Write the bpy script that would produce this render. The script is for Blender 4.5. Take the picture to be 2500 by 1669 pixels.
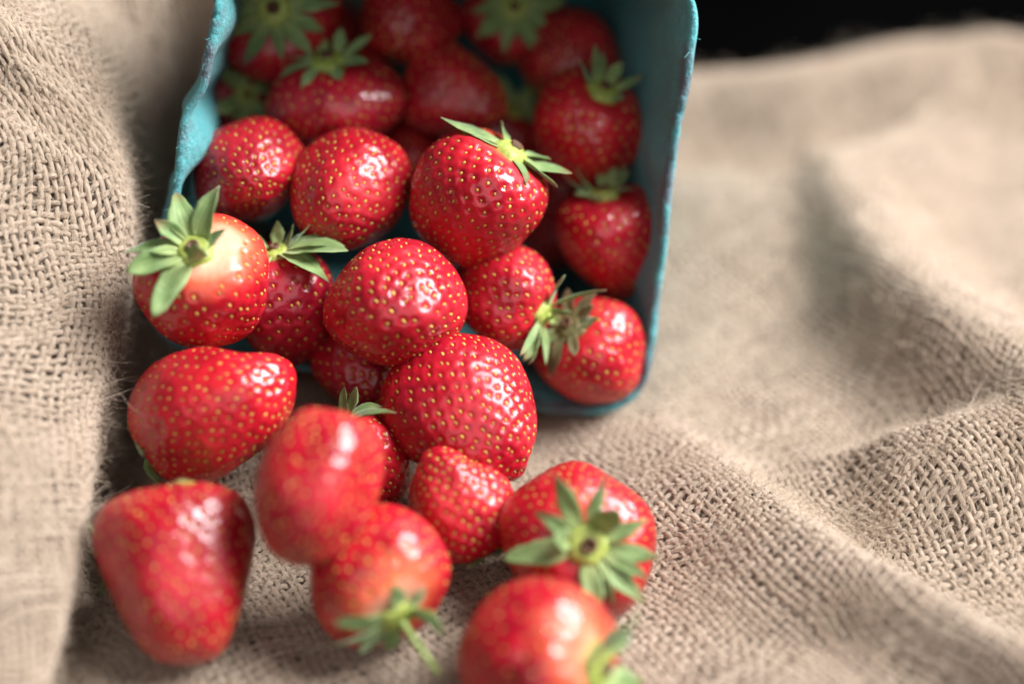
import bpy, math, random
import numpy as np
from mathutils import Vector, Matrix
from mathutils.bvhtree import BVHTree

for o in list(bpy.data.objects):
    bpy.data.objects.remove(o, do_unlink=True)
scene = bpy.context.scene
COL = scene.collection
R = math.radians

# ------------------------------------------------------------------ camera
cam_data = bpy.data.cameras.new('camera')
cam = bpy.data.objects.new('camera', cam_data)
COL.objects.link(cam)
cam.location = (0.0, -0.30, 0.243)
cam.rotation_euler = (R(90 - 38), 0, 0)
cam_data.lens = 50
cam_data.sensor_width = 36
cam_data.clip_start = 0.01
cam_data.clip_end = 50
cam_data.dof.use_dof = True
cam_data.dof.focus_distance = 0.326
cam_data.dof.aperture_fstop = 2.45
cam_data.dof.aperture_blades = 9
cam_data.dof.aperture_rotation = R(10)
scene.camera = cam

# ------------------------------------------------------------------ light
world = bpy.data.worlds.new('World')
scene.world = world
world.use_nodes = True
bg = world.node_tree.nodes['Background']
bg.inputs[0].default_value = (0.97, 0.97, 1.0, 1)
bg.inputs[1].default_value = 0.045

def area_lamp(name, direction, dist, sx, sy, watts, color):
    d = Vector(direction).normalized()
    ld = bpy.data.lights.new(name, 'AREA')
    ld.shape = 'RECTANGLE'
    ld.size = sx
    ld.size_y = sy
    ld.energy = watts
    ld.color = color
    lo = bpy.data.objects.new(name, ld)
    COL.objects.link(lo)
    lo.location = d * dist
    lo.rotation_euler = (-d).to_track_quat('-Z', 'Y').to_euler()
    return lo

area_lamp('window_light', (0.675, 0.06, 0.735), 1.30, 0.74, 0.84, 63.0, (0.99, 0.992, 1.0))
area_lamp('fill_light', (-0.02, -0.80, 0.60), 1.60, 1.50, 1.30, 7.8, (1.0, 0.98, 0.96))  # added fill from the camera side, brightens the inside of the basket

scene.view_settings.view_transform = 'Standard'
scene.view_settings.look = 'None'
scene.view_settings.gamma = 1
scene.view_settings.exposure = 0
scene.cycles.use_denoising = True
scene.cycles.max_bounces = 8
scene.cycles.diffuse_bounces = 4
scene.cycles.caustics_reflective = False
scene.cycles.caustics_refractive = False

# ------------------------------------------------------------------ measured tables
BASKET = {'o': [-0.08791, -0.02597, 0.03012], 'u': [0.9805, -0.00605, -0.19643], 'v': [0.18726, 0.33203, 0.92449], 'n': [-0.05962, 0.94325, -0.32669], 'w': 0.12052, 'h': 0.106, 'depth': 0.088, 'taper': 0.012}
FOLDS = [
    [[0.02763, -0.02078, 0.004, 0.026, 0.012], [0.04806, -0.0515, 0.014, 0.026, 0.011], [0.06334, -0.07573, 0.018, 0.024, 0.01], [0.08015, -0.09597, 0.019, 0.014, 0.01], [0.10087, -0.11864, 0.02, 0.01, 0.01], [0.12357, -0.14043, 0.018, 0.01, 0.01]],
    [[0.07914, -0.04915, 0.009, 0.018, 0.01], [0.09104, -0.04936, 0.019, 0.022, 0.01], [0.10459, -0.04885, 0.024, 0.024, 0.011], [0.12034, -0.0461, 0.025, 0.024, 0.012], [0.15836, -0.04053, 0.025, 0.024, 0.012]],
    [[0.09452, 0.07986, 0.009, 0.009, 0.028], [0.09563, 0.04039, 0.021, 0.011, 0.03], [0.10126, 0.01009, 0.027, 0.013, 0.032], [0.11328, -0.01064, 0.028, 0.016, 0.032], [0.12542, -0.02585, 0.028, 0.016, 0.032], [0.14951, -0.05985, 0.031, 0.016, 0.036]],
    [[-0.00344, 0.11003, 0.024, 0.017, 0.025], [0.03189, 0.11447, 0.024, 0.017, 0.025], [0.06037, 0.11706, 0.025, 0.017, 0.025], [0.08578, 0.11775, 0.027, 0.017, 0.025], [0.10804, 0.12407, 0.028, 0.018, 0.025], [0.13089, 0.13205, 0.03, 0.019, 0.025], [0.14973, 0.13731, 0.029, 0.02, 0.025], [0.17171, 0.13652, 0.027, 0.02, 0.025], [0.21876, 0.12729, 0.03, 0.02, 0.025]],
    [[0.04377, 0.07626, 0.012, 0.045, 0.006], [0.0638, 0.06824, 0.018, 0.045, 0.005], [0.08798, 0.06581, 0.021, 0.04, 0.005], [0.11125, 0.08371, 0.02, 0.032, 0.006], [0.14124, 0.11602, 0.016, 0.026, 0.007], [0.17082, 0.14475, 0.008, 0.026, 0.01]],
    [[0.02809, -0.12786, 0.006, 0.02, 0.016], [0.05049, -0.11962, 0.009, 0.02, 0.016], [0.07285, -0.11746, 0.009, 0.02, 0.016], [0.10124, -0.12594, 0.009, 0.02, 0.016]],
    [[-0.135, 0.05, 0.088, 0.03, 0.03], [-0.1, 0.062, 0.082, 0.03, 0.03], [-0.055, 0.078, 0.072, 0.022, 0.03], [0.0, 0.094, 0.045, 0.02, 0.03]],
]
MOUND = [[-0.10717, -0.12709, 0.01601, 0.006], [-0.1046, -0.10962, 0.02376, 0.006], [-0.10337, -0.09473, 0.02819, 0.005], [-0.10421, -0.0793, 0.03333, 0.0045], [-0.10494, -0.06702, 0.03606, 0.0045], [-0.10521, -0.05517, 0.03985, 0.004], [-0.10443, -0.04199, 0.04697, 0.004], [-0.10376, -0.02788, 0.05529, 0.004], [-0.10328, -0.0162, 0.06699, 0.006], [-0.10091, -0.0063, 0.07641, 0.01], [-0.10104, 0.00461, 0.0855, 0.024], [-0.10864, 0.01466, 0.09187, 0.038], [-0.11894, 0.03023, 0.09718, 0.05], [-0.12952, 0.04989, 0.09798, 0.055]]
BERRIES = [
    {'label': 'big blurred red strawberry lying tip down beside the raised burlap, front corner of spill', 'loc': [-0.06869, -0.09322, 0.02201], 'ex': [0.9724, 0.2058, -0.1096], 'ey': [0.198, -0.4799, 0.8547], 'L': 0.03895, 'W': 0.03162, 'D': 0.03004, 'conic': 0.3, 'blunt': 0.72, 'bumps': [[-0.859, 0.183, -0.478, 0.08, 0.45], [-0.976, -0.011, 0.216, -0.06, 0.4], [0.649, 0.083, 0.756, 0.06, 0.5], [0.098, 0.995, -0.009, -0.05, 0.4]], 'sepals': [[3.5, 0.00699, 0.00379, -13.1, -20.0], [50.1, 0.0076, 0.00338, -34.7, -32.2], [100.3, 0.00553, 0.0032, -14.5, -30.7], [144.0, 0.0064, 0.0036, -22.6, -49.3], [186.4, 0.00642, 0.00395, -39.0, -46.7], [223.3, 0.00617, 0.00438, -12.9, -11.7], [258.8, 0.00784, 0.0043, -18.9, -43.5], [312.9, 0.00837, 0.00352, -22.1, -28.2]], 'pale': 0.3, 'sp': 0.003, 'stem': None, 'sharp': 1, 'tone': 0.2, 'seedcol': 0.0, 'seed': 11, 'calyx': 1, 'dry': 0, 'pdir': 39.3},
    {'label': 'blurred egg-shaped strawberry lying across the top of the spilled pile, tip towards the viewer', 'loc': [-0.03991, -0.08832, 0.04128], 'ex': [0.9494, -0.1035, -0.2965], 'ey': [0.1836, -0.5831, 0.7914], 'L': 0.03523, 'W': 0.0248, 'D': 0.02356, 'conic': 0.12, 'blunt': 1.0, 'bumps': [[0.612, 0.486, -0.624, 0.05, 0.5]], 'sepals': [], 'pale': 0.3, 'sp': 0.0029, 'stem': None, 'sharp': 1, 'tone': 0.25, 'seedcol': 0.0, 'seed': 12, 'calyx': 0, 'dry': 0, 'pdir': 55.9},
    {'label': 'wide strawberry with a dented top and a knob, below the one with white shoulder', 'loc': [-0.06764, -0.05723, 0.03235], 'ex': [-0.4333, 0.5187, 0.737], 'ey': [-0.2367, -0.8545, 0.4623], 'L': 0.03788, 'W': 0.02952, 'D': 0.02804, 'conic': 0.05, 'blunt': 0.85, 'bumps': [[0.178, -0.195, 0.964, 0.15, 0.36], [0.689, -0.14, 0.711, -0.18, 0.28], [-0.934, 0.044, 0.356, -0.12, 0.5], [0.904, 0.369, -0.216, 0.05, 0.5]], 'sepals': [[-8.3, 0.0076, 0.00473, 7.1, -45.7], [39.4, 0.00826, 0.00424, -12.5, -23.2], [91.9, 0.00932, 0.00384, -12.3, -45.3], [136.3, 0.0101, 0.00403, 0.6, -17.0], [183.4, 0.00845, 0.00342, 4.2, -14.4], [214.2, 0.00923, 0.00471, 9.6, -14.0], [274.6, 0.00934, 0.00417, 0.4, -13.1], [314.0, 0.00906, 0.00469, -11.5, -30.8]], 'pale': 0.3, 'sp': 0.0026, 'stem': None, 'sharp': 1, 'tone': 0.0, 'seedcol': 0.0, 'seed': 13, 'calyx': 1, 'dry': 0, 'pdir': -24.7},
    {'label': 'strawberry half hidden behind the egg-shaped one, with thin green sepals draped over it', 'loc': [-0.03393, -0.05776, 0.01867], 'ex': [0.8228, 0.4439, 0.3549], 'ey': [0.3415, -0.8853, 0.3156], 'L': 0.02672, 'W': 0.02168, 'D': 0.0206, 'conic': 0.2, 'blunt': 1.0, 'bumps': [], 'sepals': [[94.3, 0.01916, 0.00242, 18, -30], [45.5, 0.01513, 0.00202, 25, -60], [-41.2, 0.00706, 0.00303, 45, 10], [-5.5, 0.00756, 0.00323, 35, 20], [-134.5, 0.01109, 0.00343, 20, 0], [17.4, 0.00908, 0.00262, 25, -50], [-167.1, 0.00706, 0.00303, 20, -20]], 'pale': 0.3, 'sp': 0.0027, 'stem': None, 'sharp': 2, 'tone': 0.0, 'seedcol': 0.0, 'seed': 14, 'calyx': 1, 'dry': 0, 'pdir': -5.5},
    {'label': 'small stubby strawberry wedged between three others on the burlap in front of the basket', 'loc': [-0.01128, -0.07311, 0.02013], 'ex': [-0.8822, -0.3515, -0.3132], 'ey': [0.2247, -0.899, 0.376], 'L': 0.02538, 'W': 0.02286, 'D': 0.02172, 'conic': 0.3, 'blunt': 0.75, 'bumps': [[-0.982, 0.175, 0.065, 0.18, 0.36], [0.098, -0.244, 0.965, 0.13, 0.33], [-0.65, 0.013, 0.76, -0.08, 0.3], [-0.05, 0.995, -0.081, -0.04, 0.3]], 'sepals': [[9.3, 0.00929, 0.00386, -10.6, -55.0], [53.6, 0.00777, 0.00395, -11.8, -8.1], [95.2, 0.00947, 0.00367, 0.1, -32.6], [129.9, 0.00794, 0.00439, 0.7, -19.2], [186.8, 0.00957, 0.0035, -11.8, -16.3], [235.1, 0.00777, 0.00342, -13.8, -45.9], [258.2, 0.00973, 0.00433, -21.8, -21.2], [315.9, 0.00837, 0.00413, -3.3, -51.6]], 'pale': 0.3, 'sp': 0.0025, 'stem': None, 'sharp': 2, 'tone': 0.0, 'seedcol': 0.0, 'seed': 15, 'calyx': 1, 'dry': 0, 'pdir': -172.5},
    {'label': 'strawberry with pale shoulder and a thin green stem pointing down to the burlap', 'loc': [-0.0291, -0.09349, 0.02004], 'ex': [-0.8589, -0.4267, -0.2831], 'ey': [-0.1878, -0.2518, 0.9494], 'L': 0.02759, 'W': 0.02943, 'D': 0.02795, 'conic': 0.15, 'blunt': 1.0, 'bumps': [], 'sepals': [[-163.6, 0.01011, 0.00386, 35, 70], [169.3, 0.00874, 0.00368, 50, 60], [30.6, 0.01103, 0.00423, -10, -25], [-1.6, 0.01379, 0.00441, -5, -10], [-50.7, 0.00644, 0.00405, 10, 0], [-19.8, 0.0092, 0.00405, -5, 0], [104.7, 0.0069, 0.00331, -10, -10], [146.7, 0.00644, 0.00313, 0, 10]], 'pale': 1.0, 'sp': 0.0033, 'stem': [-0.095, -0.365, -0.926, 0.01379, 0.00083], 'sharp': 1, 'tone': 0.0, 'seedcol': 0.0, 'seed': 16, 'calyx': 1, 'dry': 0, 'pdir': 80.9},
    {'label': 'strawberry lying on its side with its open star of green sepals facing the viewer', 'loc': [0.01391, -0.08087, 0.0167], 'ex': [-0.3376, -0.6658, -0.6654], 'ey': [-0.9307, 0.1301, 0.3419], 'L': 0.03156, 'W': 0.03462, 'D': 0.03462, 'conic': 0.1, 'blunt': 1.0, 'bumps': [], 'sepals': [[131.8, 0.01434, 0.0044, 22, 5], [167.4, 0.01339, 0.00306, 26, 10], [-162.5, 0.01004, 0.00536, 38, 20], [82.1, 0.00813, 0.0044, 34, 10], [60.0, 0.01482, 0.00536, 0, -10], [102.1, 0.01004, 0.00344, 12, 0], [-97.9, 0.01243, 0.00383, 10, -10], [-128.1, 0.01033, 0.00306, 16, 0], [-62.0, 0.01387, 0.00459, 10, -10], [-25.5, 0.01148, 0.00497, 14, -10], [-44.3, 0.01004, 0.00306, 18, -10], [-81.9, 0.011, 0.00306, 14, -10]], 'pale': 0.35, 'sp': 0.0029, 'stem': None, 'sharp': 1, 'tone': 0.0, 'seedcol': 0.0, 'seed': 17, 'calyx': 1, 'dry': 0, 'pdir': -170.6},
    {'label': 'largest blurred strawberry lying on the burlap closest to the viewer, sepals drooping aside', 'loc': [0.00506, -0.11327, 0.01584], 'ex': [-0.118, -0.7658, -0.6321], 'ey': [-0.5423, -0.4836, 0.6871], 'L': 0.03255, 'W': 0.03387, 'D': 0.03217, 'conic': 0.1, 'blunt': 1.0, 'bumps': [[-0.763, 0.007, -0.647, 0.06, 0.4]], 'sepals': [[148.3, 0.00968, 0.00528, 40, 20], [177.4, 0.00836, 0.0044, 45, 10], [-149.4, 0.01056, 0.00528, 35, 0], [-69.6, 0.00968, 0.00528, 30, 0], [-25.5, 0.01144, 0.00528, 20, 0], [-2.6, 0.01144, 0.00528, 5, 0], [110.4, 0.00704, 0.0044, 40, 20]], 'pale': 0.8, 'sp': 0.0038, 'stem': None, 'sharp': 1, 'tone': 0.15, 'seedcol': 0.0, 'seed': 18, 'calyx': 1, 'dry': 0, 'pdir': 122.9},
    {'label': 'glossy sharply focused strawberry perched at the middle of the basket mouth', 'loc': [-0.02671, -0.03695, 0.04855], 'ex': [0.9701, 0.2, 0.1373], 'ey': [-0.21, 0.409, 0.8881], 'L': 0.02907, 'W': 0.03057, 'D': 0.02904, 'conic': 0.2, 'blunt': 0.8, 'bumps': [[0.231, 0.952, -0.202, 0.06, 0.45], [-0.999, 0.012, 0.039, 0.06, 0.4], [-0.586, 0.8, -0.126, -0.07, 0.35], [-0.332, -0.899, 0.285, 0.04, 0.4], [0.483, -0.813, 0.324, -0.05, 0.4], [0.069, 0.384, 0.921, -0.07, 0.4]], 'sepals': [[-6.8, 0.01116, 0.00457, 22.1, -19.7], [35.8, 0.00789, 0.0042, 12.1, -53.1], [85.8, 0.00868, 0.00412, 4.1, -39.8], [126.4, 0.00766, 0.00396, 17.4, -12.3], [183.7, 0.01139, 0.00432, 17.3, -13.4], [213.1, 0.00966, 0.00472, 0.5, -5.7], [269.3, 0.00975, 0.00374, 8.1, -13.7], [318.3, 0.01082, 0.00379, 8.5, -46.3]], 'pale': 0.3, 'sp': 0.00325, 'stem': None, 'sharp': 2, 'tone': 0.15, 'seedcol': 0.0, 'seed': 19, 'calyx': 1, 'dry': 0, 'pdir': 46.4},
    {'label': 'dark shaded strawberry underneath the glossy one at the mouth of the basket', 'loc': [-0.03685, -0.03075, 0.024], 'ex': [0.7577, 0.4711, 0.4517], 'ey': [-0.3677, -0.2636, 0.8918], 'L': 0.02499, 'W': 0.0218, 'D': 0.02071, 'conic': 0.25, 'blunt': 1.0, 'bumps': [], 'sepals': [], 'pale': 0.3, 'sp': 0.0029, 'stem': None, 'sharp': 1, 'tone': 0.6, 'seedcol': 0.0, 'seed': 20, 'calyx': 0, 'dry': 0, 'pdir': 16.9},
    {'label': 'broad wedge-shaped strawberry lying on the basket lip with its tip on the burlap', 'loc': [-0.01054, -0.05031, 0.02821], 'ex': [0.7882, 0.4201, 0.4497], 'ey': [-0.3103, -0.3598, 0.8799], 'L': 0.03479, 'W': 0.03247, 'D': 0.03085, 'conic': 0.25, 'blunt': 0.85, 'bumps': [[-0.038, -0.442, 0.896, 0.13, 0.32], [-0.924, 0.26, -0.281, 0.06, 0.4], [-0.795, -0.292, 0.532, -0.12, 0.4], [0.683, 0.52, -0.513, -0.03, 0.5]], 'sepals': [], 'pale': 0.3, 'sp': 0.0028, 'stem': None, 'sharp': 2, 'tone': 0.2, 'seedcol': 0.0, 'seed': 21, 'calyx': 0, 'dry': 0, 'pdir': 15.3},
    {'label': 'strawberry with white patch under its upright sepals at the basket mouth beside raised burlap', 'loc': [-0.0697, -0.03517, 0.05245], 'ex': [0.9185, 0.3597, 0.164], 'ey': [0.3948, -0.8558, -0.3342], 'L': 0.02998, 'W': 0.02998, 'D': 0.02848, 'conic': 0.1, 'blunt': 1.0, 'bumps': [], 'sepals': [[-91.2, 0.01199, 0.006, 34, -20], [-47.8, 0.01299, 0.006, 45, -30], [-155.0, 0.01349, 0.0054, 12, -10], [-178.6, 0.01249, 0.006, 4, -15], [141.0, 0.01549, 0.00659, 0, -15], [91.0, 0.00749, 0.0046, 66, 15], [-120.5, 0.00799, 0.004, 40, 0], [5.8, 0.006, 0.0034, 40, 0]], 'pale': 1.0, 'sp': 0.0032, 'stem': None, 'sharp': 2, 'tone': 0.0, 'seedcol': 0.0, 'seed': 22, 'calyx': 1, 'dry': 0, 'pdir': 5.8},
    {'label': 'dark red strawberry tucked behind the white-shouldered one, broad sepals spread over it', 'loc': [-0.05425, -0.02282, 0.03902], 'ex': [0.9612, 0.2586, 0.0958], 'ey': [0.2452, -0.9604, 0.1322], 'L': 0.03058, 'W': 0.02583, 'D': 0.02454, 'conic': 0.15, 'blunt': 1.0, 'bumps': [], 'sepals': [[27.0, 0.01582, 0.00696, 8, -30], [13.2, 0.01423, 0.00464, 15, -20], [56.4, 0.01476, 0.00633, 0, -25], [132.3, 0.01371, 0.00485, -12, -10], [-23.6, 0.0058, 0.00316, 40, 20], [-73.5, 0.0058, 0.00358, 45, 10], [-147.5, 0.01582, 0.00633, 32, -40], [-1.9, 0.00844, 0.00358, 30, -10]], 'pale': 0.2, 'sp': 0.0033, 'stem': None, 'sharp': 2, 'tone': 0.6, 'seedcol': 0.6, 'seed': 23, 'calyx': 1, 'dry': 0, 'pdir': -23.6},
    {'label': 'round strawberry inside the basket against the scalloped wall of the rim', 'loc': [-0.06381, 0.00083, 0.06118], 'ex': [0.8528, 0.3905, 0.3468], 'ey': [-0.4537, 0.2253, 0.8622], 'L': 0.02835, 'W': 0.02653, 'D': 0.0252, 'conic': 0.25, 'blunt': 1.0, 'bumps': [], 'sepals': [], 'pale': 0.3, 'sp': 0.003, 'stem': None, 'sharp': 1, 'tone': 0.25, 'seedcol': 0.0, 'seed': 24, 'calyx': 0, 'dry': 0, 'pdir': 28.9},
    {'label': 'upright egg-shaped strawberry in the middle of the basket, no sepals showing', 'loc': [-0.0394, -0.00489, 0.05873], 'ex': [0.8441, -0.1984, -0.4982], 'ey': [0.3874, -0.4168, 0.8223], 'L': 0.03288, 'W': 0.028, 'D': 0.0266, 'conic': 0.1, 'blunt': 1.0, 'bumps': [[-0.882, 0.224, -0.414, -0.04, 0.4]], 'sepals': [], 'pale': 0.3, 'sp': 0.0027, 'stem': None, 'sharp': 1, 'tone': 0.1, 'seedcol': 0.0, 'seed': 25, 'calyx': 0, 'dry': 0, 'pdir': 92.6},
    {'label': 'large strawberry with a pale green sepal lying flat along its upper edge', 'loc': [-0.00833, -0.00959, 0.05921], 'ex': [0.8134, -0.2942, -0.5018], 'ey': [-0.1622, -0.9431, 0.2901], 'L': 0.0325, 'W': 0.03197, 'D': 0.03037, 'conic': 0.15, 'blunt': 0.85, 'bumps': [[0.481, 0.458, 0.748, 0.07, 0.4], [0.982, 0.188, -0.015, -0.05, 0.5], [-0.986, -0.041, -0.164, 0.04, 0.4]], 'sepals': [[168.7, 0.01572, 0.00629, -14, -5], [-2.7, 0.01206, 0.00755, 10, 0], [9.7, 0.01048, 0.00566, -4, -15], [-30.9, 0.00734, 0.00356, 25, 0], [-138.7, 0.00629, 0.00356, 30, 0], [154.3, 0.00839, 0.00377, -15, -10], [55.7, 0.00839, 0.00356, -20, -10]], 'pale': 0.5, 'sp': 0.003, 'stem': None, 'sharp': 2, 'tone': 0.1, 'seedcol': 0.0, 'seed': 26, 'calyx': 1, 'dry': 0, 'pdir': -103.5},
    {'label': 'shaded strawberry with a thin curling sepal, behind the glossy one at mouth of basket', 'loc': [-0.00176, -0.01894, 0.03749], 'ex': [-0.4267, -0.5355, -0.7288], 'ey': [-0.3891, -0.6187, 0.6825], 'L': 0.02773, 'W': 0.02507, 'D': 0.02381, 'conic': 0.15, 'blunt': 1.0, 'bumps': [[-0.638, -0.02, -0.77, -0.1, 0.25]], 'sepals': [[-177.5, 0.0144, 0.00171, 38, 40], [42.4, 0.01173, 0.0032, 10, -10], [14.8, 0.01013, 0.00363, 15, 0], [1.3, 0.01013, 0.00384, 15, 0], [-15.2, 0.0096, 0.00363, 30, 10], [158.3, 0.0096, 0.00256, 0, 10], [-137.6, 0.00533, 0.00256, 60, 0]], 'pale': 0.15, 'sp': 0.0029, 'stem': [-0.084, 0.097, -0.992, 0.00213, 0.00107], 'sharp': 1, 'tone': 0.15, 'seedcol': 0.0, 'seed': 27, 'calyx': 1, 'dry': 0, 'pdir': -176.6},
    {'label': 'strawberry with wilted brownish sepals in the lower corner of the basket mouth', 'loc': [0.01981, -0.01951, 0.02052], 'ex': [0.78, 0.3542, 0.516], 'ey': [0.4483, -0.8914, -0.0658], 'L': 0.02875, 'W': 0.02798, 'D': 0.02658, 'conic': 0.1, 'blunt': 1.0, 'bumps': [], 'sepals': [[-13.8, 0.00823, 0.00329, 14, 10], [154.3, 0.01152, 0.00351, -8, -20], [107.9, 0.00823, 0.00307, 5, 0], [44.8, 0.0068, 0.00307, 20, 10], [-54.4, 0.00658, 0.00329, 25, 10], [-117.8, 0.00658, 0.00373, 15, 0], [-167.2, 0.00724, 0.00351, 5, 0], [12.8, 0.00549, 0.00285, 25, 0]], 'pale': 0.25, 'sp': 0.0031, 'stem': None, 'sharp': 1, 'tone': 0.0, 'seedcol': 0.0, 'seed': 28, 'calyx': 1, 'dry': 1, 'pdir': -17.6},
    {'label': 'cone-shaped strawberry pointing down against the wall, with a frilly green crown of sepals', 'loc': [0.02572, 0.00209, 0.03842], 'ex': [0.9851, 0.0307, 0.1691], 'ey': [-0.0065, -0.9766, 0.2151], 'L': 0.03068, 'W': 0.02722, 'D': 0.02586, 'conic': 0.48, 'blunt': 1.0, 'bumps': [], 'sepals': [[-92.9, 0.00692, 0.00268, 55, 30], [-46.2, 0.00647, 0.00268, 60, 20], [-24.1, 0.00725, 0.00312, 50, 20], [-157.5, 0.00781, 0.00268, 40, 50], [-173.4, 0.00948, 0.00268, 20, 60], [-11.1, 0.00614, 0.0029, 40, 10], [109.4, 0.00446, 0.00268, 30, -30], [27.0, 0.00558, 0.00268, 20, -20], [158.9, 0.00558, 0.00268, 20, -10]], 'pale': 0.2, 'sp': 0.0029, 'stem': None, 'sharp': 1, 'tone': 0.25, 'seedcol': 0.0, 'seed': 29, 'calyx': 1, 'dry': 0, 'pdir': -31.1},
    {'label': 'shiny strawberry with a cleft top and upright sepals, beside the basket wall', 'loc': [0.01918, 0.02272, 0.05996], 'ex': [0.9201, -0.2332, -0.3147], 'ey': [-0.2707, -0.9593, -0.0806], 'L': 0.03037, 'W': 0.03037, 'D': 0.02885, 'conic': 0.1, 'blunt': 1.0, 'bumps': [[-0.033, -0.384, -0.923, -0.18, 0.28], [-0.797, -0.151, -0.585, 0.05, 0.4]], 'sepals': [[-149.9, 0.01069, 0.00382, 55, 10], [-126.8, 0.00787, 0.00382, 62, 0], [-33.2, 0.00844, 0.00337, 35, 20], [-80.2, 0.00675, 0.00337, 60, 0], [178.2, 0.00787, 0.00337, 40, 10], [28.3, 0.00405, 0.00292, 35, -10]], 'pale': 0.35, 'sp': 0.0033, 'stem': None, 'sharp': 1, 'tone': 0.0, 'seedcol': 0.0, 'seed': 30, 'calyx': 1, 'dry': 0, 'pdir': -80.2},
    {'label': 'dull cone-shaped strawberry deep in the basket, tip pointing sideways', 'loc': [-0.01393, 0.0324, 0.06585], 'ex': [0.3159, 0.4565, 0.8318], 'ey': [-0.4125, -0.7234, 0.5537], 'L': 0.03013, 'W': 0.02445, 'D': 0.02323, 'conic': 0.45, 'blunt': 1.0, 'bumps': [[0.743, 0.337, -0.578, 0.05, 0.5]], 'sepals': [], 'pale': 0.3, 'sp': 0.003, 'stem': None, 'sharp': 0, 'tone': 0.2, 'seedcol': 0.0, 'seed': 31, 'calyx': 0, 'dry': 0, 'pdir': -12.5},
    {'label': 'purple-red wide strawberry deep in the basket with sepals standing along its top', 'loc': [-0.04515, 0.02702, 0.06708], 'ex': [0.9734, 0.1971, 0.1165], 'ey': [0.2027, -0.9785, -0.0387], 'L': 0.023, 'W': 0.03478, 'D': 0.03304, 'conic': 0.05, 'blunt': 1.0, 'bumps': [], 'sepals': [[-1.5, 0.0101, 0.00337, 20, 10], [33.7, 0.00785, 0.00381, 10, -20], [78.7, 0.00673, 0.00381, 5, -20], [-44.6, 0.00673, 0.00337, 45, 0], [-101.3, 0.00617, 0.00337, 45, 0], [-154.2, 0.0101, 0.00337, 20, -10], [178.5, 0.0101, 0.00337, 5, -20], [135.4, 0.00785, 0.00337, 0, -20]], 'pale': 0.15, 'sp': 0.003, 'stem': None, 'sharp': 0, 'tone': 0.4, 'seedcol': 0.0, 'seed': 32, 'calyx': 1, 'dry': 0, 'pdir': -33.6},
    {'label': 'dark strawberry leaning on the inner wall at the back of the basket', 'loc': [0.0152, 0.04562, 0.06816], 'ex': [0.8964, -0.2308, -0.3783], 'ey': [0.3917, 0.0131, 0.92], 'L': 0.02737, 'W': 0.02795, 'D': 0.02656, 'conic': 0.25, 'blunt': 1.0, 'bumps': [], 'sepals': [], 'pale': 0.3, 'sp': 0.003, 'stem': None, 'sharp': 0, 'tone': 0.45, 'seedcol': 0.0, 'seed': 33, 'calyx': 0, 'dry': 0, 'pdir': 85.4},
    {'label': 'dull red strawberry at the back of the basket between two showing sepals', 'loc': [-0.02772, 0.04594, 0.07994], 'ex': [0.9882, 0.007, -0.1532], 'ey': [0.1534, -0.0448, 0.9871], 'L': 0.02801, 'W': 0.02607, 'D': 0.02476, 'conic': 0.25, 'blunt': 1.0, 'bumps': [], 'sepals': [], 'pale': 0.3, 'sp': 0.003, 'stem': None, 'sharp': 0, 'tone': 0.3, 'seedcol': 0.0, 'seed': 34, 'calyx': 0, 'dry': 0, 'pdir': 61.6},
    {'label': 'strawberry at the back of the basket with its big star of sepals facing out', 'loc': [-0.06021, 0.04339, 0.07992], 'ex': [0.8928, 0.3113, 0.3258], 'ey': [0.4496, -0.5673, -0.69], 'L': 0.0307, 'W': 0.03411, 'D': 0.03241, 'conic': 0.25, 'blunt': 1.0, 'bumps': [], 'sepals': [[19.7, 0.01387, 0.00409, 25, -30], [-10.3, 0.01023, 0.00318, 10, -30], [-40.3, 0.01274, 0.00409, 30, -30], [-70.3, 0.01092, 0.00341, 15, -30], [-100.3, 0.01365, 0.00409, 20, -30], [-130.3, 0.01001, 0.00318, 25, -30], [-160.3, 0.01274, 0.00409, 10, -30], [169.7, 0.01137, 0.00341, 30, -30], [139.7, 0.01319, 0.00409, 15, -30], [109.7, 0.01001, 0.00318, 20, -30], [79.7, 0.01228, 0.00409, 25, -30], [49.7, 0.01092, 0.00341, 10, -30]], 'pale': 0.2, 'sp': 0.003, 'stem': None, 'sharp': 0, 'tone': 0.25, 'seedcol': 0.0, 'seed': 35, 'calyx': 1, 'dry': 0, 'pdir': -33.3},
    {'label': 'strawberry high at the back of the basket with yellowish sepals', 'loc': [-0.00077, 0.058, 0.07425], 'ex': [0.922, -0.1634, -0.351], 'ey': [-0.3733, -0.6154, -0.6942], 'L': 0.02721, 'W': 0.02662, 'D': 0.02529, 'conic': 0.25, 'blunt': 1.0, 'bumps': [], 'sepals': [[-27.1, 0.01183, 0.0045, 25, -30], [-63.2, 0.00947, 0.00379, 12, -30], [-99.2, 0.01136, 0.0045, 30, -30], [-135.0, 0.00994, 0.00379, 25, -30], [-170.9, 0.01183, 0.0045, 12, -30], [152.9, 0.00947, 0.00379, 30, -30], [116.8, 0.01136, 0.0045, 25, -30], [80.8, 0.00994, 0.00379, 12, -30], [45.0, 0.01183, 0.0045, 30, -30], [9.1, 0.00947, 0.00379, 25, -30]], 'pale': 0.2, 'sp': 0.003, 'stem': None, 'sharp': 0, 'tone': 0.45, 'seedcol': 0.0, 'seed': 36, 'calyx': 1, 'dry': 0, 'pdir': -82.3},
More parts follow.
